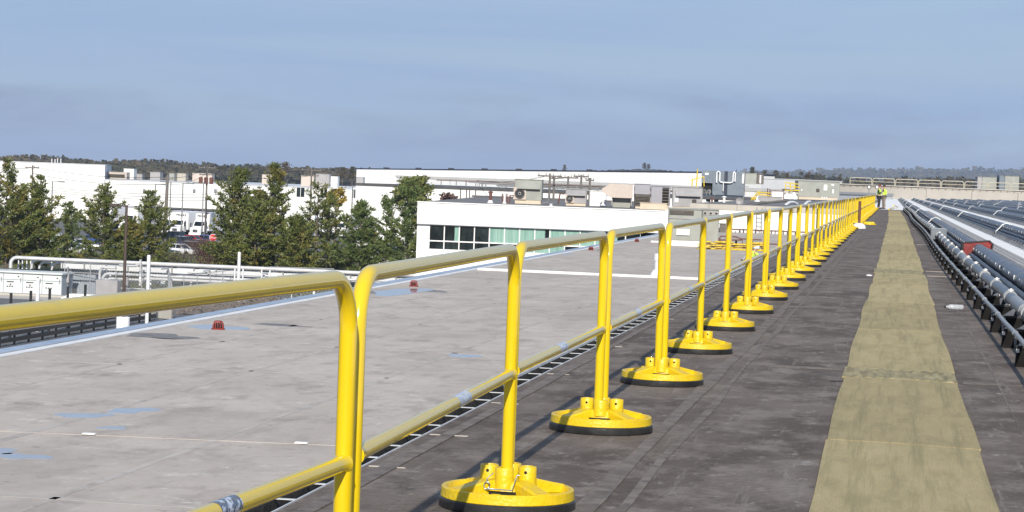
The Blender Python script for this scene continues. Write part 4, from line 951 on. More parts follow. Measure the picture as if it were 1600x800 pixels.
for k in range(9): a = rk2.uniform(0, 6.28); b.lathe([(.35, 0), (.3, .3*rk2.uniform(.6, 1.6)), (.05, rk2.uniform(.5, .8))], 7, (.45*math.cos(a), .3*math.sin(a), 0), smooth=False)
b.build('folds', sign_white, t)
# boxes on the far parapet
UZ = 2.401
unit(1527, 1534, 276.5, 291, 428, 'dark sided rooftop box on the far parapet, left of the pair', hv_grey, 3, base=False, seams=0); 
unit(1534.3, 1557, 277, 291, 428, 'grey green rooftop box on the far parapet, left of the pair', hv_green, 3, base=False, seams=1)
unit(1561, 1569.7, 274.5, 291, 427, 'dark slate rooftop box on the far parapet, right of the pair', slate_clad, 3, base=False, seams=0)
unit(1570, 1592, 275.5, 291, 427, 'grey green rooftop box on the far parapet, right of the pair', hv_green, 3, base=False, seams=1)
for px in (1358, 1370.5):
    q = at(px, 292.5, 414); t = thing('round_wall_vent', 'white round vent in a dark ring %s of the workers heads' % ('left' if px < 1360 else 'between'), 'vent', q)
    b = MB(); b.lathe([(.36, 0), (.36, .1)], 18, axis='y'); b.build('ring', black_metal, t)
    b = MB(); b.lathe([(.22, -.01), (.22, -.03)], 16, axis='y'); b.build('disc', sign_white, t)
    b = MB(); b.tube([(0, .06, -.36), (0, .06, -q.z)], .08, 6); b.build('stem', pole_grey, t)

# left halls
t, L = wallslab('tall_white_hall', 'tall white ribbed hall at the far left edge', (-60, 251), 429, (164, 259), 437, .62, white_wall, depth=30, edge=shade_white, eh=.12)
b = MB()
for i in range(int(L/.9)): b.box(.9*i, .9*i+.06, -.05, -.002, -9, .5)
tag(b.build('wall_ribs', white_wall, t), kind='stuff')
t, L = wallslab('dock_hall', 'long low white hall with loading canopy and dock signs behind the trucks', (164.5, 281), 431, (582, 297), 428, -2.15, white_wall, depth=70, edge=shade_white, eh=.12)
q0, q1 = local(t, 196, 322, 429), local(t, 335, 327, 428)
b = MB(); b.box(q0.x-3, q1.x+6, -2.2, -.002, q0.z-.15, q0.z+.1); b.build('canopy', dark_edge, t)
for i, (pa, pb) in enumerate(((243, 258), (259.5, 277), (278, 293), (294, 318), (319, 334))):
    a, c = local(t, pa, 327, 429), local(t, pb, 336, 429)
    b = MB(); b.box(a.x, c.x, -.12, -.01, c.z, a.z); s = b.build('dock_sign', sign_white, t)
    b = MB(); b.box(a.x-.1, a.x, -.13, -.01, c.z-3, a.z+.1); b.build('dock_post', hv_grey, t)
    b = MB(); b.box(a.x, c.x, -.1, -.01, c.z-3.2, c.z-.15); b.build('dock_door', shade_white if i % 2 else hv_grey, t)
    if i == 0: lettering('PE', .85, print_black, s, ((a.x+c.x)/2+.3, -.13, (a.z+c.z)/2), bold=.03)
    if i == 3:
        lettering('ME', .8, print_black, s, ((a.x+c.x)/2+.75, -.13, (a.z+c.z)/2+.1))
        for dx, dz in ((-1.1, -.3), (-.75, .1), (-.45, -.25), (-1.05, .3)):
            m_ = MB(); m_.prism([(-.16, -.14), (.16, -.1), (.12, .16), (-.1, .12)], -.135, -.122); o = m_.build('emblem', maroon, s); o.location = ((a.x+c.x)/2+dx, 0, (a.z+c.z)/2+dz)
    if i == 4: lettering('L', .8, print_black, s, ((a.x+c.x)/2-.9, -.13, (a.z+c.z)/2+.1))
for pa, pb, m_ in ((463, 475, glass_dark), (478, 486, shade_white), (501, 511, glass_dark), (522, 533, glass_dark), (551, 556, glass_dark), (565, 580, glass_dark)):
    a, c = local(t, pa, 293+(pa-463)*.02, 428.5), local(t, pb, 308+(pa-463)*.02, 428.5)
    f = MB(); e = .12
    f.box(a.x-e, c.x+e, -.05, -.002, a.z+.001, a.z+e); f.box(a.x-e, c.x+e, -.05, -.002, c.z-e, c.z-.001); f.box(a.x-e, a.x, -.05, -.002, c.z, a.z); f.box(c.x, c.x+e, -.05, -.002, c.z, a.z); f.box((a.x+c.x)/2-.05, (a.x+c.x)/2+.05, -.05, -.041, c.z, a.z)
    o = f.build('window', white_trim, t); b = MB(); b.box(a.x, c.x, -.04, -.003, c.z, a.z); b.build('pane', m_, o)
for px in (221, 301, 335): a = local(t, px, 298, 429); b = MB(); b.rbox(a.x-.25, a.x+.25, -.3, -.002, a.z-.3, a.z+.3, .03); b.build('wall_lamp', pole_grey, t)
# roof boxes on the dock hall and far sheds
UZ = -2.02
for i, (a, c, y0, y1, m_, lab) in enumerate(((166, 198, 269, 279, hv_beige, 'beige louvered roof box beside the tall white hall'), (193, 209, 264, 272, white_trim, 'small white roof house behind the beige boxes'), (212, 222, 272, 279, hv_grey, 'grey roof box left of the long flat one'), (234, 250, 269, 277, hv_grey, 'grey roof box near the wooden pole'), (264, 272, 271, 281, hv_green, 'narrow grey green roof box between two lamp posts'), (274, 290, 271, 279, concrete, 'pale roof box behind the tall lamp posts'), (300, 331, 271, 279, hv_beige, 'long beige roof box behind the transformer pole'), (409, 425, 273, 281, hv_beige, 'beige roof box between the two tall pines'), (470, 490, 275, 282, hv_beige, 'beige roof box left of the far utility pole'), (493, 514, 272, 282, hv_grey, 'grey roof boxes right of the far utility pole'), (516, 527, 276, 284, white_trim, 'white roof box beside the grey ones'), (556, 567, 277, 291, hv_grey, 'grey roof box at the corner of the long white hall'))):
    unit(a, c, y0, y1+4, 445+3*(i % 4), lab, m_, 3, base=False, seams=1, group='roof boxes on the dock hall', louv=(-.4, .4, .2, .7) if i in (0,) else None)
b = MB(); 
# ------------------------------------------------------------------ yard and ground
def sheet(name, x0, x1, y0, y1, z, m, kind='structure'):
    b = MB(); b.add([(x0, y0, z), (x1, y0, z), (x1, y1, z), (x0, y1, z)], [(0, 1, 2, 3)]); return tag(b.build(name, m, fix=False), kind=kind)
sheet('ground', -9000, 9000, -400, 12000, GZ-.012, field_m)
sheet('parking_lot', -260, -17, 60, 428, GZ-.004, asphalt)
sheet('grass_strip', -140, -17, 204, 243, GZ, grass_m)
for r_ in range(4):
    y = 262+17*r_
    for i in range(32):
        if i % 1 == 0: b = MB(); x = -118+2.75*i; b.box(x, x+.1, y-2.4, y+2.4, GZ+.0005, GZ+.003)
        if i == 0: lines = MB()
        lines.box(x, x+.1, y-2.4, y+2.4, GZ+.0005, GZ+.004)
    tag(lines.build('parking_lines', paint_white), kind='structure')

# electrical cabinets
q = on(0, 467, GZ); cab_y = 186.0
k = ppm((-71, cab_y, GZ)); 
t = thing('switchgear_enclosure', 'long white outdoor switchgear enclosure with row of doors at lower left', 'switchgear', (at(96, 462, cab_y).x, cab_y, GZ))
Wd = 1.72; nd = 9; hh = at(96, 425, cab_y).z-GZ
b = MB(); b.box(-Wd*nd, 0, .02, 2.6, .15, hh-.25); b.build('cabinet_shell', cabinet_side, t)
b = MB(); b.box(-Wd*nd-.1, .12, -.25, 2.7, hh-.24, hh-.1); b.build('roof', cabinet_m, t)
b = MB(); b.box(-Wd*nd-.3, .3, -.3, 2.9, .001, .149); b.build('plinth', concrete, t)
for i in range(nd):
    x = -Wd*(i+1)
    b = MB(); b.rbox(x+.03, x+Wd-.03, -.04, .019, .2, hh-.85, .012); d = b.build('door', cabinet_m, t)
    b = MB(); b.box(x+.3, x+.95, -.055, -.041, hh-1.05, hh-.97); b.build('vent_slot', black_metal, d)
    b = MB(); b.box(x+Wd-.2, x+Wd-.14, -.09, -.041, 1.1, 1.5); b.build('handle', pole_grey, d)
    b = MB(); b.box(x+.35, x+.85, -.05, -.041, .3, .5); b.build('lower_plate', shade_white, d)
    for j in range(3): b = MB(); b.box(x+.3+.22*j, x+.44+.22*j, -.05, -.041, hh-1.45, hh-1.36); b.build('legend_plate', black_metal, d)
    if i in (1, 2): b = MB(); b.prism([(x+.56, hh-1.3), (x+.74, hh-1.3), (x+.65, hh-1.12)], -.058, -.0505); b.build('warning_mark', rust, d)
    b = MB(); b.rbox(x+.03, x+Wd-.03, -.04, .019, hh-.80, hh-.28, .012); u = b.build('upper_panel', cabinet_m, t)
    b = MB(); b.box(x+Wd-.45, x+Wd-.33, -.055, -.041, hh-.6, hh-.5); b.build('lock', black_metal, u)
sheet('concrete_apron', -90, -58, 181, 192, GZ+.004, concrete)
# pipe rack: pale clad pipes on posts running right from the cabinets
rk_y = 190.0
t = thing('pipe_rack', 'long elevated rack of pale clad pipes and tray behind the fence', 'pipe rack')
zt = at(60, 403.5, rk_y).z
def X(px, d=rk_y): return at(px, 420, d).x
xa, xb = X(20), -17.5
def pipe(pts, r, m=steel_pale, n=10): b = MB(); b.tube(pts, r, n); return b.build('pipe', m, t)
def bend(x0, y, z0, z1, x1, rad=.55, r=.14, end=None):
    p = [(x0, y, z0)]
    for k in range(7): a = R(90*k/6); p.append((x0+rad-rad*math.cos(a), y, z1-rad+rad*math.sin(a)))
    p.append((x1, y, z1))
    return p
pipe(bend(X(20), rk_y-.5, GZ+2.1, zt, xb), .16)
pipe(bend(X(48), rk_y+.2, GZ+2.1, zt-.15, xb), .12)
for px in (58, 78): pipe(bend(X(px), rk_y+.5, GZ+2.1, zt-.35, X(px)+1.0), .1)
pipe(bend(X(166), rk_y-1.6, GZ+1.2, zt-.45, X(190), .5), .12); 
pipe(bend(X(172), rk_y-1.8, GZ+1.2, zt-.95, X(480)), .13); pipe(bend(X(177), rk_y-2.1, GZ+1.2, zt-1.35, X(232), .6), .1)
pipe(bend(X(233), rk_y-2.3, GZ+1.2, zt-1.2, X(480), .6), .13)
p = bend(X(233), rk_y-2.3, GZ+1.2, zt-.2, X(200), -.6); pipe(p, .1)
b = MB(); b.box(X(97), xb, rk_y-.3, rk_y+.9, zt-.75, zt-.70); b.box(X(97), xb, rk_y-.31, rk_y-.27, zt-.70, zt-.32); b.build('cable_tray', shade_white, t)
bm_ = MB(); bm_.box(-.05, .05, -.42, 1.0, -.78, -.2); bm_ = bm_.mesh('tray_bracket', pole_grey)
for i in range(26): put('tray_bracket', bm_, t, (X(100)+1.95*i, rk_y, zt))
fm = MB(); fm.tube([(0, 0, 0), (0, 0, zt-GZ-.8)], .11, 8); fm = fm.mesh('post', pole_white); ft = MB(); ft.rbox(-.45, .45, -.4, .4, -.1, .45, .04); ft = ft.mesh('footing', concrete)
for i in range(14): x = X(108)+3.6*i; o = put('post', fm, t, (x, rk_y+.3, GZ)); put('footing', ft, o, (0, 0, .1))
for px in (22, 28, 35, 41, 74): b = MB(); b.tube([(X(px), rk_y+1, GZ+2), (X(px), rk_y+1, zt-.3)], .06, 6); b.build('riser', pole_white, t)

for j, (pa, pb, dy, dz, r_) in enumerate(((205, 640, 1.4, -.45, .09), (250, 700, 1.8, -.9, .10), (97, 480, -.8, -1.05, .07), (300, 720, -1.2, -.55, .09), (140, 420, 2.2, -1.7, .08), (400, 720, 2.6, -1.5, .11), (120, 250, 1.2, -2.3, .06))):
    pipe([(X(pa), rk_y+dy, zt+dz), (X((pa+pb)/2), rk_y+dy, zt+dz-.02), (min(X(pb), -17.6), rk_y+dy, zt+dz)], r_, (steel_pale, pole_white, pole_grey)[j % 3], 8)
for px in (106, 123, 150, 158, 185, 206, 215, 240, 247, 262, 275, 284, 292, 322, 333, 346, 352, 386, 398, 410, 432, 455, 470):
    rr_ = random.Random(px); y_ = rk_y+rr_.uniform(-3, 3.5); z1 = zt-rr_.choice((.5, .9, 1.4, 2.2, 2.6)); b = MB(); b.tube([(X(px), y_, GZ), (X(px), y_, z1)], rr_.uniform(.045, .1), 6); b.build('upright', rr_.choice((pole_white, pole_grey, steel_pale)), t)
    if rr_.random() < .5: b = MB(); b.rbox(X(px)-.2, X(px)+.2, y_-.25, y_-.1, GZ+1.2, GZ+1.9, .02); b.build('valve_box', rr_.choice((hv_grey, cabinet_m)), t)
for px in (265, 330, 420): b = MB(); b.box(X(px)-.06, X(px)+.06, rk_y-2.6, rk_y+2.8, zt-.42, zt-.3); b.build('cross_beam', pole_white, t)
tb = thing('ribbed_enclosure', 'pale ribbed metal enclosure beside the switchgear end', 'enclosure', (X(100), 190.6, GZ))
b = MB(); b.box(.1, 2.6, .1, 2.4, .05, 2.35); b.build('shell', cabinet_side, tb)
for i in range(12): b = MB(); b.box(.12+.205*i, .22+.205*i, .03, .098, .06, 2.3); b.build('rib', cabinet_side, tb)
b = MB(); b.box(0, 2.7, -.05, 2.5, 2.352, 2.45); b.build('roof', cabinet_m, tb)
q = on(170, 452, GZ); b = MB(); b.rbox(-.9, .9, -.5, .5, .001, 1.25, .03)
t = thing('grey_transformer_box', 'small grey metal box beside the bent pipes in the yard', 'box', (at(169, 452, 184).x, 184, GZ)); b = MB(); b.rbox(-.95, .95, -.5, .5, .2, 1.75, .04); b.build('casing', hv_grey, t); b = MB(); b.box(-.8, .8, -.4, .4, .001, .199); b.build('plinth', concrete, t)
t = thing('white_planks', 'stack of white boards lying on the yard apron', 'boards', (at(128, 458, 184).x, 184, GZ))
for i in range(4): b = MB(); b.box(-1.6+.2*i, 1.7-.15*i, -.5, .5, .05+.11*i, .14+.11*i); b.build('board', sign_white, t)
for c in range(2): pass
b = MB(); b.box(-1.2, -1.0, -.4, .4, .001, .049); b.box(.9, 1.1, -.4, .4, .001, .049); b.build('bearers', pole_wood, t)

# chain link fences: posts, rails and a woven fabric of thin wire
def fence(pts, label, h=2.9, gap=2.9, name='chain_link_fence', m=mesh_m, wire=.30, group='chain link fences'):
    t = thing(name, label, 'fence', group=group); seg = 0
    pm = MB(); pm.tube([(0, 0, 0), (0, 0, h)], .04, 6); pm = pm.mesh('post', m)
    fab = MB()
    for a, c in zip(pts[:-1], pts[1:]):
        a, c = Vector(a), Vector(c); L = (c-a).length; n = max(1, round(L/gap)); u = (c-a)/L
        for i in range(n+1): put('post', pm, t, a+u*(L*i/n))
        for z in (h-.04, .1): b = MB(); b.tube([a+Vector((0, 0, z)), c+Vector((0, 0, z))], .03, 5); b.build('rail', m, t)
        k = 0.0; w = .012
        while k < L:
            for sgn in (1, -1):
                p0 = a+u*k+Vector((0, 0, .1 if sgn > 0 else h-.05)); run = min(h-.15, L-k); p1 = p0+u*run+Vector((0, 0, sgn*run))
                nrm = Vector((0, 0, w))
                fab.add([p0-nrm, p1-nrm, p1+nrm, p0+nrm], [(0, 1, 2, 3)])
            k += wire
    tag(fab.build('wire_fabric', m, t, fix=False), kind='stuff')
    return t
def gp(px, d): v = at(px, 460, d); return (v.x, d, GZ)
fence([gp(100, 188.5), gp(262, 186), gp(265, 174)], 'chain link fence running right from the switchgear enclosure', wire=.28)
fence([gp(265, 173.5), gp(420, 197), gp(520, 199)], 'chain link fence behind the rubble heap and rack footings', wire=.28)
t = thing('fence_gate', 'narrow pale gate frame in the chain link fence at the right', 'gate', gp(395, 186))
b = MB()
for x in (-1.6, -.9, 0.7, 1.4): b.tube([(x, 0, .001), (x, 0, 3.1)], .07, 6)
b.build('gate_posts', pole_white, t); b = MB(); b.tube([(-.83, 0, 1.7), (.63, 0, 1.7)], .05, 6); b.build('gate_bar', pole_white, t)
# black crash rail and black posts by the roadway
t = thing('crash_rail', 'double black steel crash rail on posts along the roadway below the roof edge', 'crash rail', (-53.6, 0, GZ))
for z in (.35, .75): b = MB(); b.rbox(-.06, .06, 126, 164, z-.13, z+.13, .03); b.build('beam', black_metal, t)
pm = MB(); pm.box(-.16, -.062, -.08, .08, 0, .95); pm = pm.mesh('post', black_metal); cp_ = MB(); cp_.box(-.17, .0, -.07, .07, .952, 1.0); cp_ = cp_.mesh('post_cap', bright_metal)
for i in range(16): o = put('post', pm, t, (0, 127+2.4*i, 0)); put('post_cap', cp_, o)
pm = MB(); pm.box(-.07, .07, -.07, .07, 0, 3.0); pm = pm.mesh('black_post', black_metal)
b = MB()
for i in range(9):
    o = put('black_post', pm, None, (-55.2, 126+3.4*i, GZ)); tag(o, '%s tall black post behind the crash rail, counting from the left edge' % ORD[i], 'post', 'black posts behind the crash rail')
for px, py, pt, lab in ((57, 518, 480, 'short white pole at the far left in front of the crash rail'), (229, 512, 400, 'tall white pole in front of the bent pipes'), (371, 486, 395, 'tall white pole at the gate near the first guardrail post')):
    q = on(px, py, GZ); d = q.y; top = at(px+1, pt, d).z if px != 57 else GZ+3.4
    t = thing('white_pole', lab, 'pole', q, 0, 'white steel poles'); b = MB(); b.tube([(0, 0, 0), (0, 0, top-GZ)], .13, 10); b.build('shaft', pole_white, t); b = MB(); b.lathe([(.14, top-GZ), (.1, top-GZ+.06), (.01, top-GZ+.09)], 10); b.build('cap', pole_white, t)
# low retaining wall, rubble and cones
t = thing('retaining_wall', 'low cream concrete retaining wall in the yard', 'wall'); p0, p1 = on(190, 490, GZ), on(268, 499, GZ)
for i in range(6):
    a, c = p0.lerp(p1, i/6), p0.lerp(p1, (i+.985)/6); b = MB(); b.prism([(a.x, a.y), (c.x, c.y), (c.x, c.y+.4), (a.x, a.y+.4)], GZ+.001, GZ+.95, 'xy'); b.build('wall_block', concrete, t)
rb = MB(); rr2 = random.Random(12)
for i in range(1500):
    u, v = rr2.gauss(0, 1), rr2.gauss(0, 1); x, y = -50.5+3.8*u, 181+5*v
    if x > -44 or y < 171 or y > 196: continue
    z = 1.1*math.exp(-(u*u+v*v)/1.2); s = rr2.uniform(.06, .26)
    pts = [(x+s*rr2.uniform(-1, 1), y+s*rr2.uniform(-1, 1), GZ+z*rr2.uniform(.6, 1)+s*rr2.uniform(-.3, 1)) for _ in range(5)]
    rb.add(pts, [(0, 1, 2), (0, 2, 3), (0, 3, 1), (1, 3, 2), (4, 1, 2), (4, 0, 1), (4, 2, 0)])
tag(rb.build('rubble_heap', rubble), 'brown stone rubble heap beside the rack footings', 'rubble', kind='stuff')
b = MB(); vs = []; n = 20
for j in range(n+1):
    for i in range(n+1):
        x, y = -50.5+14*(i/n-.5)*1.2, 182+20*(j/n-.5); vs.append((x, y, GZ-.05+1.0*math.exp(-(((x+50.5)/4.6)**2+((y-181)/6)**2))+.05*math.sin(5*x+3*y)))
b.add(vs, [(j*(n+1)+i, j*(n+1)+i+1, j*(n+1)+i+n+2, j*(n+1)+i+n+1) for j in range(n) for i in range(n)], True); tag(b.build('rubble_mound', rubble), kind='structure')
for px, py, lab in ((379, 478, 'red traffic cone near the gate frame'),):
    q = on(px, py, GZ); t = thing('traffic_cone', lab, 'cone', q); b = MB(); b.box(-.25, .25, -.25, .25, .001, .05); b.build('foot', black_block, t); b = MB(); b.lathe([(.2, .051), (.05, .95), (.03, 1.0)], 14); b.build('cone_body', sign_red, t)

# lamp posts, utility poles and wires
def lamp(px, pyt, d, arm, label, m=pole_grey, base=False, r=.1, arml=1.7, group='lamp posts in the yard and lots', name='lamp_post'):
    q = at(px, pyt, d); H_ = q.z-GZ; t = thing(name, label, 'lamp post', (q.x, q.y, GZ), 0, group)
    z0 = 0
    if base: b = MB(); b.lathe([(.46, .0), (.46, 1.0), (.42, 1.05), (.01, 1.05)], 18); b.build('concrete_base', sign_white, t); z0 = 1.05
    b = MB(); b.tube([(0, 0, z0), (0, 0, H_)], [r*1.15, r*.9], 8); b.build('pole', m, t)
    for s in arm:
        b = MB(); b.tube([(0, 0, H_-.08), (s*arml*.55, 0, H_-.04)], r*.5, 6); b.build('arm', m, t)
        b = MB(); b.rbox(min(s*arml*.5, s*arml), max(s*arml*.5, s*arml), -.22, .22, H_-.12, H_+.06, .03); h_ = b.build('lamp_head', m, t)
        b = MB(); b.box(min(s*arml*.56, s*arml*.95), max(s*arml*.56, s*arml*.95), -.16, .16, H_-.14, H_-.121); b.build('lens', lamp_clear, h_)
    return t
lamp(198, 320.5, 151, (-1,), 'brown lamp post on white concrete base with arm to the left', pole_brown, True, .105, 1.15)
for px, py, d, arm, lab in ((82, 283, 300, (1,), 'grey lamp post before the tall white hall'), (243, 287.5, 310, (1,), 'grey lamp post left of the wooden pole'), (267, 284, 345, (-1,), 'slim grey lamp post just right of the wooden pole'), (286, 286, 330, (1,), 'grey lamp post above the two box trucks'), (318, 286, 345, (-1,), 'grey lamp post beside the transformer pole'), (551, 290, 340, (1,), 'grey lamp post left of the square corner windows'), (579, 291, 345, (-1,), 'grey lamp post right of the square corner windows'), (625, 297, 300, (1,), 'grey lamp post in front of the round yellow green tree')):
    lamp(px, py, d, arm, lab)
def upole(px, pyt, d, arms, label, lean=0, xf=False, r=.16):
    q = at(px, pyt, d); H_ = q.z-GZ; t = thing('utility_pole', label, 'utility pole', (q.x, q.y, GZ), 0, 'wooden utility poles')
    b = MB(); b.tube([(lean, 0, 0), (0, 0, H_)], [r*1.2, r*.8], 8); b.build('pole', pole_wood, t)
    for z, w in arms:
        b = MB(); b.box(-w, w, -.2, -.08, H_-z-.08, H_-z+.08); a = b.build('crossarm', pole_wood, t)
        for k in range(4): b = MB(); x = -w*.9+w*1.8*k/3; b.tube([(x, -.14, H_-z+.081), (x, -.14, H_-z+.3)], .05, 6); b.build('insulator', pole_grey, a)
    if xf:
        for s in (-.85, 0, .85): b = MB(); b.lathe([(.01, H_-2.9), (.3, H_-2.9), (.32, H_-2.0), (.2, H_-1.9), (.01, H_-1.88)], 12, (s, -.42, 0)); b.build('transformer', rust, t)
    return t, q
T_ = []
T_.append(upole(51, 258, 330, ((.4, 1.1),), 'wooden utility pole before the tall white hall', .2)[1])
T_.append(upole(262, 274, 320, ((.5, .9),), 'stout wooden utility pole left of the box trucks', -.15, False, .26)[1])
T_.append(upole(324, 258, 350, ((.4, 1.4), (1.5, 1.2)), 'wooden utility pole carrying red brown transformers', 0, True)[1])
T_.append(upole(487, 263, 370, ((.3, 1.7), (1.2, 1.3)), 'wooden utility pole among the far pines', 0)[1])
U_ = []
for px, py, d, arms, lab in ((859.5, 271, 262, ((.3, 1.4),), 'utility pole with wide crossarm behind the second fan unit'), (866, 276, 264, ((.2, .5),), 'utility pole just right of the wide crossarm one'), (888, 275, 266, ((.2, 1.2),), 'utility pole above the second rooftop fan unit'), (908.5, 273, 268, ((.2, .9),), 'utility pole left of the white wrapped unit'), (922, 278, 270, ((.3, .5),), 'utility pole beside the white wrapped unit')):
    U_.append(upole(px, py, d, arms, lab, 0, False, .14)[1])
def wire(a, c, sag, label, r=.03):
    p = [a.lerp(c, i/10)-Vector((0, 0, sag*(1-(2*i/10-1)**2))) for i in range(11)]
    b = MB(); b.tube(p, r, 4, caps=False); tag(b.build('power_line', black_metal), label, 'power line', 'overhead power lines')
off = [(0, .1), (0, -1.0)]
names = ['in front of the tall white hall', 'over the dock hall', 'over the pines']
for i in range(3):
    for k, (dx, dz) in enumerate(off):
        a, c = T_[i]+Vector((0, 0, -.2-1.0*k)), T_[i+1]+Vector((0, 0, -.2-1.0*k)); wire(a, c, .7, '%s thin power line sagging %s' % (('upper', 'lower')[k], names[i]))
wire(T_[0]+Vector((0, 0, -.4)), at(-40, 252, 325), .5, 'thin power line running out of the left edge')
for i in range(4): wire(U_[i]-Vector((0, 0, .1)), U_[i+1]-Vector((0, 0, .1)), .15, 'short power line between the poles behind the rooftop units')
wire(U_[0]-Vector((0, 0, .2)), at(745, 282, 280), .4, 'long thin power line running left from the wide crossarm pole')
for k, (y0_, y1_) in enumerate(((293, 303), (297, 308), (300, 313))):
    wire(at(80, y0_, 420), at(330, y1_, 415), .5, '%s of three thin cables strung along the white hall front' % ORD[k], .035)

# stop sign
q = at(333, 371.5, 262); t = thing('stop_sign', 'red octagonal STOP sign beside the parked cars', 'stop sign', (q.x, q.y, GZ), R(4))
H_ = q.z-GZ; oc = lambda r_: [(r_*math.cos(R(22.5+45*k)), H_+r_*math.sin(R(22.5+45*k))) for k in range(8)]
b = MB(); b.prism(oc(.47), -.02, 0); o = b.build('border', sign_white, t); b = MB(); b.prism(oc(.43), -.026, -.0205); b.build('sign_face', sign_red, t); lettering('STOP', .30, sign_white, t, (0, -.032, H_), bold=.004)
b = MB(); b.box(-.04, .04, .001, .06, 0, H_+.3); b.build('post', pole_grey, t)

# ------------------------------------------------------------------ vehicles
car_paint = {}
def paint(n, c): 
    if n not in car_paint: car_paint[n] = mat('car_paint_'+n, c, rough=.22, coat=.6, metal=.15)
    return car_paint[n]
def car(kind, pn, rgb):
    t = thing('parked_car', 'x', 'car', group='cars in the parking lot'); L, W_, Hh = (4.6, 1.8, 1.45) if kind == 'sedan' else (4.7, 1.86, 1.72)
    pm_ = paint(pn, rgb)
    def sec_(y, w, z0, z1): return [(-w, y, z0), (-w*1.03, y, z0+.25), (-w*1.0, y, z1-.06), (-w*.92, y, z1), (w*.92, y, z1), (w*1.0, y, z1-.06), (w*1.03, y, z0+.25), (w, y, z0)]
    hd = .92 if kind == 'sedan' else 1.02; w = W_/2
    st_ = [(-L/2, w*.82, .35, .68), (-L/2+.12, w*.9, .25, .78), (-L/2+.9, w*.97, .22, hd-.04), (-.4, w, .22, hd), (L/2-1.0, w, .22, hd+.02), (L/2-.1, w*.93, .25, hd-.02), (L/2, w*.86, .4, hd-.12)]
    vs = [];
    for s_ in st_: vs += sec_(*s_)
    fs = [(i*8+k, i*8+(k+1) % 8, i*8+8+(k+1) % 8, i*8+8+k) for i in range(6) for k in range(8)]+[tuple(range(8)), tuple(range(55, 47, -1))]
    b = MB(); b.add(vs, fs, True); b.build('body', pm_, t)
    gh = [(-.95, w*.86, hd-.02), (-.2, w*.70, Hh-.05), (1.05 if kind == 'sedan' else 1.75, w*.69, Hh-.06), (1.75 if kind == 'sedan' else 2.2, w*.84, hd)]
    vs = []
    for y, ww, z in gh: vs += [(-ww, y, z), (ww, y, z)]
    b = MB(); bl = [(-w*.86, -.95, hd-.06), (w*.86, -.95, hd-.06), (w*.84, gh[3][0], hd-.06), (-w*.84, gh[3][0], hd-.06)]
    tp = [(-w*.70, -.2, Hh-.05), (w*.70, -.2, Hh-.05), (w*.69, gh[2][0], Hh-.06), (-w*.69, gh[2][0], Hh-.06)]
    b.add(bl+tp, [(0, 1, 5, 4), (1, 2, 6, 5), (2, 3, 7, 6), (3, 0, 4, 7)]); b.build('windows', glass_dark, t)
    b = MB(); r0 = [(x*1.01, y, z-.01) for x, y, z in tp]; r1 = [(x*.93, y+(.06 if y < 0 else -.06), z+.06) for x, y, z in tp]
    b.add(r0+r1, [(0, 1, 5, 4), (1, 2, 6, 5), (2, 3, 7, 6), (3, 0, 4, 7), (4, 5, 6, 7)]); b.build('roof', pm_, t)
    b = MB()
    for i, j in ((0, 4), (1, 5), (2, 6), (3, 7)): b.tube([(bl+tp)[i], (bl+tp)[j]], .035, 5)
    for s_ in (-1, 1): b.tube([(s_*w*.855, .35, hd-.04), (s_*w*.705, .35, Hh-.05)], .035, 5)
    tag(b.build('pillars', pm_, t), kind='stuff')
    for sx_ in (-1, 1):
        for sy in (-L/2+.85, L/2-.9):
            b = MB(); b.lathe([(.32, -.1), (.32, .1), (.2, .11), (.2, -.11)], 16, (sx_*w*.92, sy, .32), axis='x'); wh = b.build('wheel', tyre_m, t)
            b = MB(); b.lathe([(.2, -.105), (.2, .105), (.02, .112)], 12, (sx_*w*.925, sy, .32), axis='x'); b.build('rim', rim_m, wh)
        b = MB(); b.rbox(sx_*w*.62-.2, sx_*w*.62+.2, -L/2+.02, -L/2+.14, .60, .73, .02); b.build('headlight', lamp_clear, t)
        b = MB(); b.rbox(sx_*w*.68-.16, sx_*w*.68+.16, L/2-.09, L/2+.012, .68, .86, .02); b.build('taillight', lamp_red, t)
        b = MB(); b.rbox(sx_*w*1.04-.09, sx_*w*1.04+.09, -.75, -.62, hd-.02, hd+.12, .02); b.build('mirror', pm_, t)
    b = MB(); b.box(-.45, .45, -L/2-.012, -L/2+.05, .40, .54); b.build('grille', black_metal, t)
    b = MB(); b.box(-.26, .26, L/2-.02, L/2+.015, .50, .62); b.build('number_plate', plate_m, t)
    return t
kinds = [('sedan', 'white', (.75, .75, .75)), ('suv', 'white', (.75, .75, .75)), ('sedan', 'black', (.012, .012, .014)), ('suv', 'navy', (.02, .035, .09)), ('sedan', 'silver', (.42, .43, .45)), ('suv', 'grey', (.13, .135, .145)), ('sedan', 'red', (.5, .03, .03)), ('sedan', 'blue', (.03, .07, .25)), ('suv', 'black', (.012, .012, .014))]
car_t = {}
cp = random.Random(17); seen = {}
def place_car(ki, x, y, rz_, lab):
    T = car_t.get(ki)
    if T is None: o = car(*kinds[ki]); car_t[ki] = tree(o)
    else: o = dup(T)
    o.location = (x, y, GZ); o.rotation_euler = (0, 0, rz_); o['label'] = lab
def pcar(px, py, ki, rz_, lab): q = on(px, py, GZ); place_car(ki, q.x, q.y, rz_, lab)
pcar(283, 399, 0, R(70), 'white sedan parked left of the bare red shrub')
pcar(252, 401, 2, R(80), 'black sedan lowest in the gap left of the bare red shrub')
pcar(290, 389, 3, R(60), 'navy SUV between the white sedan and the red car')
pcar(303, 383, 6, R(75), 'red sedan below the right box truck')
pcar(325, 383, 7, R(80), 'blue sedan behind the stop sign')
pcar(281, 380, 8, R(70), 'black SUV below the left box truck')
pcar(314, 391, 2, R(70), 'black sedan just left of the stop sign')
pcar(334, 399, 4, R(80), 'silver sedan below the stop sign, behind the red shrub')
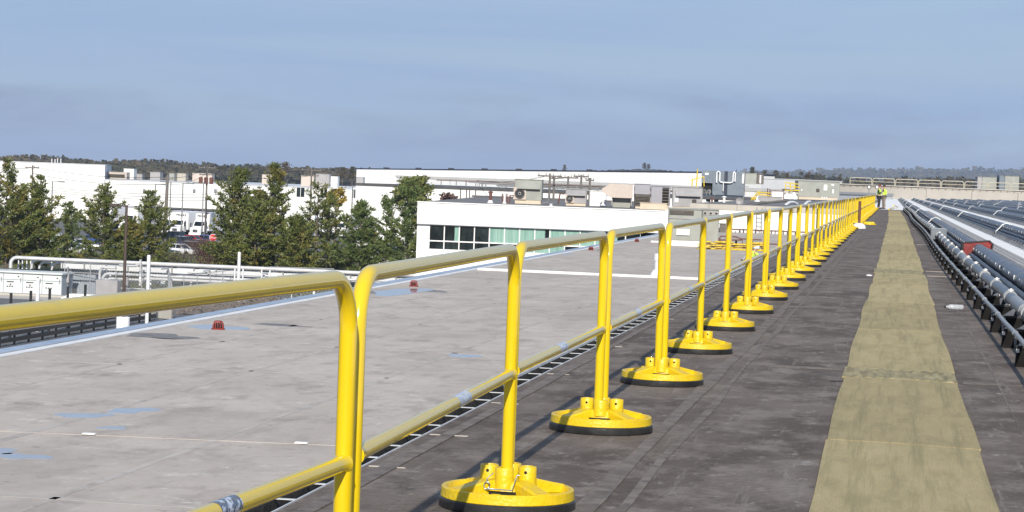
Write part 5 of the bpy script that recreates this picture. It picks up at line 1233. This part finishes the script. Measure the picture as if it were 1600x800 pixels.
pcar(308, 398, 5, R(85), 'grey SUV half hidden by the red shrub')
pcar(118, 398, 0, R(80), 'white sedan between the second and third pines from the left')
pcar(135, 391, 4, R(100), 'silver sedan behind the third pine from the left')
pcar(105, 388, 1, R(80), 'white SUV seen through the left pines')
pcar(150, 383, 7, R(95), 'blue sedan seen through the third pine from the left')
pcar(90, 381, 0, R(90), 'white sedan in the farther row left of the third pine')
rows = [(266, 0), (283, 1), (300, 2), (317, 3)]
for y, j in rows:
    for i in range(17):
        x = -72+2.9*i+cp.uniform(-.15, .15)
        if cp.random() < .62 and x < -24:
            ki = cp.choice([0, 0, 1, 2, 3, 4, 4, 5, 8]); place_car(ki, x, y+cp.uniform(-.4, .4), R(cp.choice((0, 180)))+cp.uniform(-.05, .05), '%s %s parked in the %s row behind the right hand pines' % (kinds[ki][1], {'suv': 'SUV', 'sedan': 'sedan'}[kinds[ki][0]], ORD[j]))
def truck(px, py, rz_, label, txt=None, Lb=7.2, dist=None):
    q = on(px, py, GZ); t = thing('box_truck', label, 'truck', (q.x, q.y, GZ), rz_, 'white box trucks in the lot')
    b = MB(); b.rbox(-1.22, 1.22, 2.35, 2.35+Lb, 1.05, 3.95, .05); bx = b.build('cargo_box', sign_white, t)
    b = MB(); 
    for s in (-1.235, 1.222):
        for k in range(7): b.box(s, s+.013, 2.5+Lb*k/7, 2.56+Lb*k/7, 1.1, 3.9)
    b.build('box_ribs', shade_white, t)
    b = MB(); b.box(-1.23, 1.23, 2.32, 2.349, 3.82, 3.97); b.box(-1.23, 1.23, 2.32, 2.349, 1.03, 1.12); b.build('box_trim', hv_grey, t)
    b = MB(); b.prism([(1.0, .75), (2.2, .75), (2.2, 2.6), (1.55, 2.6), (1.05, 1.75)], -1.0, 1.0, 'yz'); b.build('cab', sign_white, t)
    b = MB(); b.prism([(-.15, .7), (.99, .7), (.99, 1.72), (.1, 1.55), (-.12, 1.3)], -.92, .92, 'yz'); b.build('hood', sign_white, t)
    b = MB(); b.add([(-.85, 1.05, 1.80), (.85, 1.05, 1.80), (.80, 1.47, 2.5), (-.80, 1.47, 2.5), (-.85, 1.02, 1.82), (.85, 1.02, 1.82), (.80, 1.44, 2.52), (-.80, 1.44, 2.52)], [(0, 1, 2, 3), (4, 5, 6, 7), (0, 1, 5, 4), (2, 3, 7, 6), (1, 2, 6, 5), (0, 3, 7, 4)]); b.build('windshield', glass_dark, t)
    for s in (-1, 1):
        b = MB(); b.box(s*1.001, s*1.012, 1.25, 2.0, 1.7, 2.4) if s > 0 else b.box(-1.012, -1.001, 1.25, 2.0, 1.7, 2.4); b.build('side_window', glass_dark, t)
        b = MB(); b.rbox(s*.68-.17, s*.68+.17, -.19, -.10, .85, 1.1, .02); b.build('headlight', lamp_clear, t)
        b = MB(); b.rbox(s*1.3-.09, s*1.3+.09, .85, .95, 1.6, 2.3, .02); b.build('mirror', black_metal, t)
        b = MB(); b.tube([(s*.95, 1.1, 2.1), (s*1.25, .9, 2.1)], .03, 5); b.build('mirror_arm', black_metal, t)
        for y in (.55, 7.2): b = MB(); b.lathe([(.48, -.16), (.48, .16), (.25, .17), (.25, -.17)], 16, (s*.95, y, .48), axis='x'); w_ = b.build('wheel', tyre_m, t); b = MB(); b.lathe([(.25, -.165), (.25, .165), (.05, .18)], 12, (s*.955, y, .48), axis='x'); b.build('rim', rim_m, w_)
    b = MB(); b.box(-.42, .42, -.185, -.13, .80, 1.28)
    g_ = b.build('grille', black_metal, t)
    for k in range(4): b = MB(); b.box(-.4+.22*k, -.33+.22*k, -.2, -.186, .82, 1.26); b.build('grille_bar', pole_grey, g_)
    b = MB(); b.rbox(-1.05, 1.05, -.32, -.16, .42, .72, .03); b.build('bumper', sign_white, t)
    b = MB(); b.box(-.4, .4, .2, 2.35+Lb, .55, .74); b.box(-1.0, 1.0, 2.3, 2.3+Lb, .85, 1.04); b.build('chassis', black_metal, t)
    if txt: o = lettering(txt, .52, print_black, bx, (0, 2.335, 3.35), bold=.014)
    return t
truck(273, 369, R(-6), 'left white box truck facing the camera under the lamp posts', 'PENSKE')
truck(305, 371, R(-9), 'right white box truck facing the camera, big windshield in view', 'PENSKE')
truck(254, 368, R(-4), 'grey sided box truck half hidden behind the stout wooden pole')
for px, py, lab in ((487, 372, 'white box truck behind the pines left of the dark green spruce'), (527, 372, 'white box truck seen between two pines right of the first post'), (600, 362, 'white box truck left of the white office building'), (622, 366, 'white box truck hidden by the rightmost pine'), (195, 360, 'white box truck behind the fourth pine'), (160, 358, 'white box truck behind the third pine'), (470, 366, 'white box truck hidden among the middle pines')): truck(px, py, R(-7), lab)
# ------------------------------------------------------------------ trees
def tuft(b, p, d, s, q, n=9):
    """a spray of narrow needle blades around p, leaning along d"""
    for _ in range(n):
        v = Vector((q.gauss(0, 1), q.gauss(0, 1), q.gauss(.35, .8)))+d*.9; v.normalize()
        w = v.cross(Vector((q.gauss(0, 1), q.gauss(0, 1), q.gauss(0, 1)))).normalized()*s*.13; o = p+Vector((q.gauss(0, s*.3), q.gauss(0, s*.3), q.gauss(0, s*.16)))
        e = o+v*s*q.uniform(.7, 1.2); b.add([o-w*.5, o+w*.5, (o+e)/2+w, e, (o+e)/2-w], [(0, 1, 2, 4), (4, 2, 3)])
def pine(H_, Rb, seed, dens=1.0, bare=.12, m=needles, name='pine_tree', crown=1.0, gap=.15, ts=.37, top=1.0, steps=None):
    q = random.Random(seed); t = thing(name, 'x', 'tree', group='pines behind the yard')
    b = MB(); lean = q.uniform(-.02, .02)*H_; pts = [(lean*(i/8)**2+q.uniform(-.04, .04), q.uniform(-.04, .04), H_*i/8) for i in range(9)]; tr = H_*.0155
    b.tube(pts, [tr*(1-.93*i/8) for i in range(9)], 8); tr_o = b.build('trunk', bark, t)
    f = MB(); lb = MB(); z = H_*bare; lev = 0
    while z < H_*.985:
        u = (z-H_*bare)/(H_*(1-bare)); prof = (1-u)**.85*(1.0 if u > .12 else .75+2*u)*(1+.18*math.sin(lev*1.9+seed))
        L0 = Rb*prof*crown+.12; nb = max(3, int((6.5-2.5*u)*dens)); a0 = q.uniform(0, 6.28)
        for k in range(nb):
            if q.random() < gap: continue
            a = a0+6.283*k/nb+q.uniform(-.35, .35); L = L0*q.uniform(.55, 1.2); rise = q.uniform(.02, .28)+.75*u*top
            p0 = Vector((lean*(z/H_)**2, 0, z)); d = Vector((math.cos(a), math.sin(a), rise)); tip = p0+d*L+Vector((0, 0, .10*L))
            mid = p0+d*L*.5-Vector((0, 0, .04*L)); lb.tube([p0, mid, tip], [.045*(1-u)+.015, .03*(1-u)+.012, .008], 4, caps=False)
            ns = max(2, int(L/.27))
            for s_ in range(ns):
                v = (s_+.7)/ns
                if v < .25 and L > 1.2: continue
                c = p0.lerp(mid, v*2) if v < .5 else mid.lerp(tip, v*2-1)
                wd = .30*L*(1-v*.6)*.8
                for _ in range(3 if L > .8 else 2):
                    if q.random() < .12: continue
                    side = Vector((-math.sin(a), math.cos(a), 0))*q.uniform(-wd, wd); tuft(f, c+side+Vector((0, 0, q.uniform(-.02, .09))), d.normalized(), ts*q.uniform(.8, 1.25), q)
        z += H_*q.uniform(.030, .050)*(1+.55*(1-u)); lev += 1
    lb.build('limbs', bark, t); tag(f.build('needles', m, t, fix=False), kind='stuff')
    return t
def plant(px, pyt, d, Rb, seed, lab, **k):
    q = at(px, pyt, d); H_ = q.z-GZ; t = pine(H_, Rb*1.2, seed, **k); t.location = (q.x, q.y, GZ); t['label'] = lab; t.rotation_euler = (0, 0, seed*.7); return t
plant(14, 252, 212, 3.3, 1, 'tall olive pine at the left edge of the photo', dens=1.15, crown=1.05)
plant(62, 277, 216, 2.9, 2, 'green pine second from the left edge', dens=1.15, top=1.2)
plant(36, 300, 222, 2.4, 22, 'short dense pine tucked between the two leftmost pines')
plant(108, 318, 232, 2.0, 12, 'low sparse grey green pine before the cream roof', dens=.8, gap=.4, m=needles_dk)
plant(164, 286, 226, 3.0, 3, 'olive brown pine with thin open top, left of the brown lamp post', dens=1.1, gap=.2, top=1.3)
plant(236, 298, 228, 2.5, 4, 'olive pine with wispy leader, right of the brown lamp post', dens=1.0, gap=.2, top=1.2)
plant(206, 345, 224, 2.2, 23, 'low olive pine behind the brown lamp post', dens=1.0)
plant(376, 264, 226, 3.5, 5, 'big dense olive pine right of the stop sign', dens=1.3, gap=.08)
plant(432, 257, 228, 3.1, 6, 'tall broad pine with visible trunk in the middle of the group', dens=1.25, gap=.1)
plant(402, 300, 222, 2.3, 24, 'shorter pine filling the gap between the two big pines', dens=1.0)
plant(498, 284, 232, 2.9, 7, 'sparse see-through pine with bare grey trunk', dens=.75, gap=.4, bare=.2)
plant(516, 300, 236, 2.3, 25, 'thin brownish pine beside the golden tree', dens=.8, gap=.35)
plant(468, 340, 224, 2.6, 26, 'low spreading pine under the sparse one', dens=1.0)
plant(566, 318, 224, 2.7, 8, 'dark green spruce behind the bend of the second rail', dens=1.25, gap=.08, m=needles_dk)
plant(641, 286, 218, 2.9, 9, 'rightmost dark pine overlapping the office windows', dens=1.15, gap=.12, m=needles_dk, top=1.3)
plant(668, 322, 214, 2.2, 27, 'small pine reaching over the office window corner', dens=1.0)
plant(606, 312, 226, 2.0, 28, 'thin layered pine left of the rightmost dark pine', dens=.7, gap=.4, m=needles_dk)
def leafy(px, pyt, pyb, d, w_px, m, lab, seed, n=900, name='leafy_tree', s=.26, trunk=True):
    q = at(px, pyb, d); k = ppm(q); h = (pyb-pyt)/k; w = w_px/k/2; r_ = random.Random(seed)
    t = thing(name, lab, 'tree', (q.x, q.y, GZ)); zb = q.z-GZ
    b = MB(); b.tube([(0, 0, 0), (.05, 0, zb*.6), (0, 0, zb+h*.5)], [.16, .12, .04], 7)
    for i in range(7): a = 6.28*i/7; b.tube([(0, 0, zb*.8+h*.05*i), (w*.6*math.cos(a), w*.6*math.sin(a), zb+h*(.4+.06*i))], [.06, .015], 5)
    b.build('trunk', bark, t); f = MB()
    cl = [(r_.uniform(-.75, .75)*w, r_.uniform(-.7, .7)*w, zb+h*r_.uniform(.12, .92)) for _ in range(34)]
    cl = [c for c in cl if (c[0]/w)**2+((c[2]-zb-h*.45)/(h*.58))**2 < 1]
    for _ in range(n):
        c = r_.choice(cl); p = Vector(c)+Vector((r_.gauss(0, w*.14), r_.gauss(0, w*.14), r_.gauss(0, h*.07))); v = Vector((r_.gauss(0, 1), r_.gauss(0, 1), r_.gauss(0, 1))).normalized(); u = v.orthogonal().normalized(); x = v.cross(u); e = s*r_.uniform(.5, 1.1)
        f.add([p-u*e, p+x*e*.6, p+u*e, p-x*e*.6], [(0, 1, 2, 3)])
    tag(f.build('foliage', m, t, fix=False), kind='stuff'); return t
leafy(644, 275, 322, 262, 62, leaf_green, 'round yellow green tree rising above the corner of the office roof', 3, 2600)
leafy(525, 292, 322, 290, 30, leaf_gold, 'golden leaved tree before the dock hall windows', 5, 600)
leafy(577, 361, 380, 250, 24, leaf_gold, 'small bright golden tree beside the dark spruce', 6, 700)
leafy(700, 302, 320, 268, 30, twig_red, 'small reddish bush above the office roof line', 8, 500)
leafy(612, 302, 325, 270, 36, needles_dk, 'thin dark bush tree left of the round yellow green one', 9, 500, s=.18)
def shrub(px, py, w, h, m, lab, seed, n=260, twigs=True):
    q = on(px, py, GZ); r_ = random.Random(seed); t = thing('bare_shrub' if twigs else 'green_shrub', lab, 'shrub', q); b = MB()
    for i in range(n):
        a = r_.uniform(0, 6.28); e = r_.uniform(.2, 1); x0, y0 = r_.gauss(0, w*.15), r_.gauss(0, w*.15)
        p = Vector((x0, y0, 0)); e1 = p+Vector((math.cos(a)*w*.3*e, math.sin(a)*w*.3*e, h*.5)); e2 = e1+Vector((math.cos(a)*w*.2*e+r_.gauss(0, .15), math.sin(a)*w*.2*e, h*r_.uniform(.2, .5)))
        b.tube([p, e1, e2], [.03, .02, .008], 3, caps=False)
        for _ in range(3): b.tube([e1.lerp(e2, r_.random()), e2+Vector((r_.gauss(0, .3), r_.gauss(0, .3), r_.gauss(.05, .2)))], [.012, .005], 3, caps=False)
    b.build('twigs', m, t)
    if not twigs:
        f = MB()
        for _ in range(n*5): tuft(f, Vector((r_.gauss(0, w*.28), r_.gauss(0, w*.28), abs(r_.gauss(h*.4, h*.3)))), Vector((0, 0, .3)), .26, r_, 3)
        tag(f.build('leaves', needles, t, fix=False), kind='stuff')
shrub(328, 414, 5.2, 3.0, twig_red, 'bare reddish brown shrub below the stop sign', 3, 420)
for i, (px, py, w, h) in enumerate(((372, 421, 6, 1.8), (120, 414, 5, 1.4), (205, 414, 6, 1.5), (270, 416, 5, 1.6), (440, 424, 6, 1.8), (530, 428, 6, 1.8), (620, 430, 6, 1.6), (715, 420, 4.5, 1.6), (60, 411, 6, 1.8))):
    shrub(px, py, w, h, bark, '%s low olive shrub from the left along the foot of the pines' % ORD[[8, 1, 2, 3, 4, 5, 6, 7, 0].index(i)] if False else ['low shrub under the big pine right of the stop sign', 'low shrub under the low sparse grey green pine', 'low shrub under the brown lamp post', 'low shrub left of the bare red shrub', 'low shrub under the tall broad pine', 'low shrub under the bend of the nearest rail', 'low shrub under the rightmost dark pine', 'low shrub against the white office wall foot', 'low shrub under the two leftmost pines'][i], 40+i, 120, False)

# ------------------------------------------------------------------ workers
def human(loc, rot, s, arms, legs_m, top_m, lab, cap_m, hat=False, extra=None, leg_spread=.09, crouch=False):
    """one skinned figure facing -Y, joints in metres for a 1.75 m person"""
    t = thing('person', lab, 'person', loc, rot, 'workers in hi vis vests')
    V, E, Rd = [], [], []; SH = set(); ARM0 = 999
    def add(p, r, par=None):
        V.append(p); Rd.append(r); i = len(V)-1
        if par is not None: E.append((par, i))
        return i
    pel = add((0, 0, .95), .15); wst = add((0, 0, 1.10), .135, pel); ch = add((0, -.01, 1.30), .155, wst); up = add((0, 0, 1.43), .12, ch); nk = add((0, -.01, 1.50), .055, up); jw = add((0, -.03, 1.57), .068, nk); hd = add((0, -.02, 1.65), .088, jw); cr = add((0, -.01, 1.72), .07, hd)
    nose = add((0, -.12, 1.635), .016, hd)
    for sgn, (el, wr) in zip((-1, 1), arms):
        sh = add((sgn*.19, 0, 1.42), .065, up); SH.add(sh); ARM0 = min(ARM0, sh); e = add(el, .05, sh); w_ = add(wr, .034, e); dv = (Vector(wr)-Vector(el)).normalized(); pm_ = Vector(wr)+dv*.07; palm = add(tuple(pm_), .035, w_)
        sd_ = dv.cross(Vector((0, 1, .3))).normalized()
        for k, ln_ in enumerate((.075, .085, .08, .06)): f1 = pm_+dv*.03+sd_*(.018*(k-1.5)); a = add(tuple(f1+dv*ln_*.5), .010, palm); add(tuple(f1+dv*ln_+Vector((0, -.015, -.01))), .008, a)
        add(tuple(pm_-sd_*.05+dv*.02), .011, palm)
    ARM1 = len(V)
    for sgn in (-1, 1):
        hp = add((sgn*.09, 0, .90), .10, pel); kn = add((sgn*(leg_spread+.01), -.02, .50), .07, hp); an = add((sgn*leg_spread, .02, .09), .045, kn); add((sgn*(leg_spread+.02), -.14, .035), .04, an); add((sgn*leg_spread, .06, .04), .04, an)
    def cr_(p):                                             # fold a standing joint into a crouch: knees up front, back bent forward
        x, y, z = p
        if not crouch: return p
        if z >= .86 and not (abs(x) > .22 and z < 1.3 and p in ARMS): h = z-.95; return (x, y+.14-h*.62, .42+h*.80)
        if p in ARMS: return p
        if z > .3: return (x*2.0, -.34, .46)
        return p
    ARMS = [tuple(a) for pr_ in arms for a in pr_]
    if crouch:
        arm_ix = set(i for i, p in enumerate(V) if i >= ARM0 and i < ARM1)
        V = [p if i in arm_ix and i not in SH else cr_(p) for i, p in enumerate(V)]
    def skinned(name, V, E, Rd, m, sub=1):
        me = bpy.data.meshes.new(name); me.from_pydata(V if name == 'body' else [cr_(tuple(p)) for p in V], E, []); o = put(name, me); o.modifiers.new('skin', 'SKIN'); sk = me.skin_vertices[0].data
        for i, r_ in enumerate(Rd): sk[i].radius = (r_, r_)
        sk[0].use_root = True
        o.modifiers.new('sub', 'SUBSURF').levels = sub; o.modifiers['sub'].render_levels = sub
        dg = bpy.context.evaluated_depsgraph_get(); m2 = bpy.data.meshes.new_from_object(o.evaluated_get(dg)); bpy.data.objects.remove(o)
        m2.polygons.foreach_set('use_smooth', [True]*len(m2.polygons)); m2.materials.clear(); m2.materials.append(m); return put(name, m2, t)
    skinned('body', V, E, Rd, skin_m)
    skinned('vest', [(0, 0, .93), (0, 0, 1.10), (0, -.01, 1.30), (0, 0, 1.44), (-.17, 0, 1.42), (.17, 0, 1.42)], [(0, 1), (1, 2), (2, 3), (3, 4), (3, 5)], [.165, .155, .172, .12, .085, .085], hivis)
    for sgn, (el, wr) in zip((-1, 1), arms): skinned('sleeve', [(sgn*.19, 0, 1.42), el, tuple(Vector(el).lerp(Vector(wr), .85))], [(0, 1), (1, 2)], [.08, .062, .048], top_m)
    skinned('trousers', [(0, 0, .96), (-.09, 0, .88), (-leg_spread-.01, -.02, .5), (-leg_spread, .02, .1), (.09, 0, .88), (leg_spread+.01, -.02, .5), (leg_spread, .02, .1)], [(0, 1), (1, 2), (2, 3), (0, 4), (4, 5), (5, 6)], [.16, .115, .085, .075, .115, .085, .075], legs_m)
    for sgn in (-1, 1): b = MB(); b.rbox(sgn*leg_spread-.055, sgn*leg_spread+.055, -.2, .09, .0, .11, .03); b.build('boot', black_cloth, t)
    b = MB(); b.lathe([(.12 if hat else .105, 1.665), (.118 if hat else .103, 1.70), (.09, 1.765), (.04, 1.79), (.001, 1.795)], 16, (0, -.02, 0)); b.box(-.07, .07, -.22, -.11, 1.665, 1.68)
    if hat: b.lathe([(.15, 1.655), (.15, 1.668)], 18, (0, -.02, 0))
    hc = b.build('hard_hat' if hat else 'cap', cap_m, t)
    b = MB()
    for sx_ in (-.09, .09): b.box(sx_-.02, sx_+.02, -.19, -.17, 1.0, 1.42); b.box(sx_-.02, sx_+.02, .165, .18, 1.0, 1.42)
    b.build('tape', reflect_m, t)
    for sgn in (-1, 1): b = MB(); b.lathe([(.001, -.006), (.009, 0), (.001, .006)], 6, (sgn*.032, -.105, 1.66), axis='y'); b.build('eye', black_cloth, t)
    if crouch:
        for ch in t.children:
            if ch.name.split('.')[0] in ('hard_hat', 'eye', 'tape'):
                for v in ch.data.vertices: v.co = cr_(tuple(v.co))
    t.scale = (s, s, s); return t
q = on(1369.5, 326.5, 0); human((q.x+.15, q.y, 0), R(75), 1.0, (((-.30, -.05, 1.16), (-.16, -.28, 1.24)), ((.26, -.22, 1.25), (.08, -.30, 1.50))), black_cloth, black_cloth, 'worker in yellow vest and black trousers with hand raised to the face', maroon)
q = on(1380.5, 326.5, 0); o = human((q.x, q.y, 0), R(-60), 1.0, (((-.30, -.08, 1.15), (-.12, -.30, 1.08)), ((.30, .02, 1.14), (.20, -.24, 1.02))), brown_cloth, hivis, 'worker in yellow vest and brown trousers facing the other at the mat end', black_cloth, leg_spread=.1)
b = MB(); b.rbox(-.30, -.14, -.12, .1, .72, .98, .03); b.build('tool_pouch', maroon, o)
q = at(1171, 408, 101); human((q.x, q.y, LZ), R(125), 1.0, (((-.36, -.34, .62), (-.26, -.62, .46)), ((.36, -.34, .62), (.26, -.62, .46))), black_cloth, hivis, 'worker in white hard hat crouching on the lower roof, half hidden by the gutter', hat_white, True, crouch=True)

# ------------------------------------------------------------------ wooded ridges
def ridge(name, d0, d1, p_, seed, m, depth=500, base=GZ):
    """terrain fold whose crest follows the skyline points p_ = (px, py)"""
    r_ = random.Random(seed); n = 90; crest = []
    for i in range(n+1):
        u = i/n; x = p_[0][0]+(p_[-1][0]-p_[0][0])*u
        for (x0, y0), (x1, y1) in zip(p_[:-1], p_[1:]):
            if x0 <= x <= x1: y = y0+(y1-y0)*(x-x0)/(x1-x0); break
        crest.append(at(x, y, d0+(d1-d0)*u))
    vs = []; fs = []
    prof = [(-1.0, 0), (-.6, .35), (-.3, .72), (0, 1.0), (.35, .8), (1.0, 0.2)]
    for c in crest:
        for k, (o_, h) in enumerate(prof): vs.append((c.x, c.y+o_*depth, base-.5+(c.z-base+.5)*h*(1 if k in (0,) else r_.uniform(.97, 1.03))))
    w = len(prof)
    for i in range(n):
        for k in range(w-1): fs.append((i*w+k, i*w+k+1, (i+1)*w+k+1, (i+1)*w+k))
    b = MB(); b.add(vs, fs, True); tag(b.build(name, m), kind='structure'); return crest
def wood(crest, seed, n, depth, s0, s1, m, name='far_wood', base=GZ, face=.75):
    r_ = random.Random(seed); f = MB()
    for i in range(n):
        k = r_.uniform(0, len(crest)-1.001); c = crest[int(k)].lerp(crest[int(k)+1], k % 1); u = r_.random()**.7
        o_ = -u*face; h = 1-u*.55/.6*.9*face if False else (1.0-1.05*u*face)
        z = base+(c.z-base)*max(0, h); s = r_.uniform(s0, s1); p = Vector((c.x, c.y+o_*depth, z))
        for _ in range(24):
            v = Vector((r_.gauss(0, .45), r_.gauss(0, .45), r_.uniform(-.25, .8)))*s; e = s*r_.uniform(.12, .28); a = Vector((r_.gauss(0, 1), r_.gauss(0, 1), r_.gauss(0, 1))).normalized(); u2 = a.orthogonal().normalized(); x = a.cross(u2)
            f.add([p+v-u2*e, p+v+x*e, p+v+u2*e, p+v-x*e], [(0, 1, 2, 3)])
    tag(f.build(name, m, fix=False), kind='stuff')
c1 = ridge('left_hill', 1500, 1700, [(-60, 272), (30, 268), (60, 261), (80, 257), (100, 256), (130, 259), (150, 263), (170, 265), (200, 263), (240, 264), (280, 263), (330, 266), (370, 271), (430, 270), (470, 274), (520, 275), (575, 274), (640, 280), (700, 284)], 3, wood_hill, 420)
wood(c1, 5, 2600, 420, 4, 8, hill_tree)
c2 = ridge('middle_hill', 1900, 2100, [(760, 276), (840, 273), (920, 267), (960, 265), (1010, 264.5), (1060, 267.5), (1110, 272), (1180, 281), (1240, 286)], 4, wood_hill, 300)
c3 = ridge('right_hill', 6500, 6500, [(1080, 283), (1160, 279), (1230, 279), (1290, 276.5), (1340, 275), (1400, 274), (1450, 273), (1520, 274), (1580, 274), (1700, 276)], 6, wood_hill, 1500)
wood(c3, 8, 3000, 1500, 14, 30, hill_tree, face=.8)
c4 = ridge('right_near_ridge', 1500, 1500, [(1150, 283), (1230, 284), (1330, 286), (1400, 288), (1480, 288), (1560, 290), (1700, 293)], 9, wood_hill, 200)
wood(c4, 11, 1100, 200, 4, 8, hill_tree, face=.7)
def far_tree(px, pyb, pyt, d, w, lab, seed, m=hill_tree):
    q = at(px, pyb, d); k = ppm(q); h = (pyb-pyt)/k; r_ = random.Random(seed); t = thing('distant_tree', lab, 'tree', q, 0, 'distant single trees'); w_ = w/k/2
    b = MB(); b.tube([(0, 0, -2), (0, 0, h*.7)], [h*.05, h*.02], 5); b.build('trunk', bark, t); f = MB()
    for _ in range(260):
        z = r_.uniform(.12, 1.0)**.9; v = Vector((r_.gauss(0, .5)*w_*(1.05-z*.6), r_.gauss(0, .5)*w_*(1.05-z*.6), z*h)); e = h*.07*r_.uniform(.5, 1.2); a = Vector((r_.gauss(0, 1), r_.gauss(0, 1), r_.gauss(0, 1))).normalized(); u2 = a.orthogonal().normalized(); x = a.cross(u2)
        f.add([v-u2*e, v+x*e, v+u2*e, v-x*e], [(0, 1, 2, 3)])
    tag(f.build('crown', m, t, fix=False), kind='stuff')
for i, (px, a, e, d, w, lab) in enumerate(((98, 258, 245, 1350, 16, 'dark tree on the left skyline beside the white masts'), (882, 268, 257.5, 1700, 7, 'small lone tree above the far warehouse roof'), (1007, 265, 254.5, 1800, 9, 'left of the close pair of dark trees on the middle hill'), (1013, 265, 256.5, 1800, 8, 'right of the close pair of dark trees on the middle hill'),
    (1175, 279, 261, 1000, 13, 'tall dark tree left of the white end warehouse'), (1194, 278, 266, 1000, 12, 'round dark tree above the left end of the white end warehouse'), (1212, 279, 266, 1000, 14, 'wide dark tree above the middle of the white end warehouse'), (1230, 281, 270, 1000, 10, 'low dark tree above the right end of the white end warehouse'), (1261, 287, 272, 1000, 12, 'dark tree right of the white end warehouse'), (1278, 288, 274, 1000, 18, 'wide dark tree above the huge grey green plant box'), (1312, 291, 276, 1000, 10, 'small dark tree right of the huge plant box'), (1340, 292, 278, 1000, 10, 'small dark tree left of the two workers'), (1400, 293, 278, 1100, 9, 'small dark tree right of the two workers'),
    (402, 270, 256, 1000, 30, 'broad bare tree behind the two big pines'), (446, 271, 253, 950, 22, 'dark tree behind the tall broad pine'), (420, 270, 257, 960, 24, 'bare grey tree between the big pines, far behind'), (345, 268, 259, 1000, 18, 'dark round tree left of the big dense pine, far behind'), (535, 280, 262, 800, 22, 'brown tree left of the far warehouse corner'), (550, 282, 261, 760, 12, 'thin tree at the far warehouse corner'), (120, 258, 250, 1300, 20, 'low wide tree right of the skyline masts'))): far_tree(px, a, e, d, w, lab, 60+i)
t = thing('skyline_masts', 'cluster of white masts on the left skyline', 'mast')
for px, e in ((81, 248), (86, 248.5), (90, 247.5), (95, 248)): b = MB(); b.tube([at(px, 258, 1340), at(px, e, 1340)], .35, 6); b.build('mast_tube', pole_white, t)

# ------------------------------------------------------------------ air
HAZE = True
if HAZE:
    hm = bpy.data.materials.new('thin_haze'); hm.use_nodes = True; nt = hm.node_tree; nt.nodes.clear()
    o_ = nt.nodes.new('ShaderNodeOutputMaterial'); v_ = nt.nodes.new('ShaderNodeVolumePrincipled'); v_.inputs['Density'].default_value = HAZE_D; v_.inputs['Color'].default_value = (0.62, 0.76, 1.0, 1); v_.inputs['Anisotropy'].default_value = 0.0
    nt.links.new(v_.outputs[0], o_.inputs['Volume'])
    b = MB(); b.box(-9200, 9200, -450, 12200, GZ-1.2, 112); hz = b.build('haze', hm); tag(hz, kind='stuff');
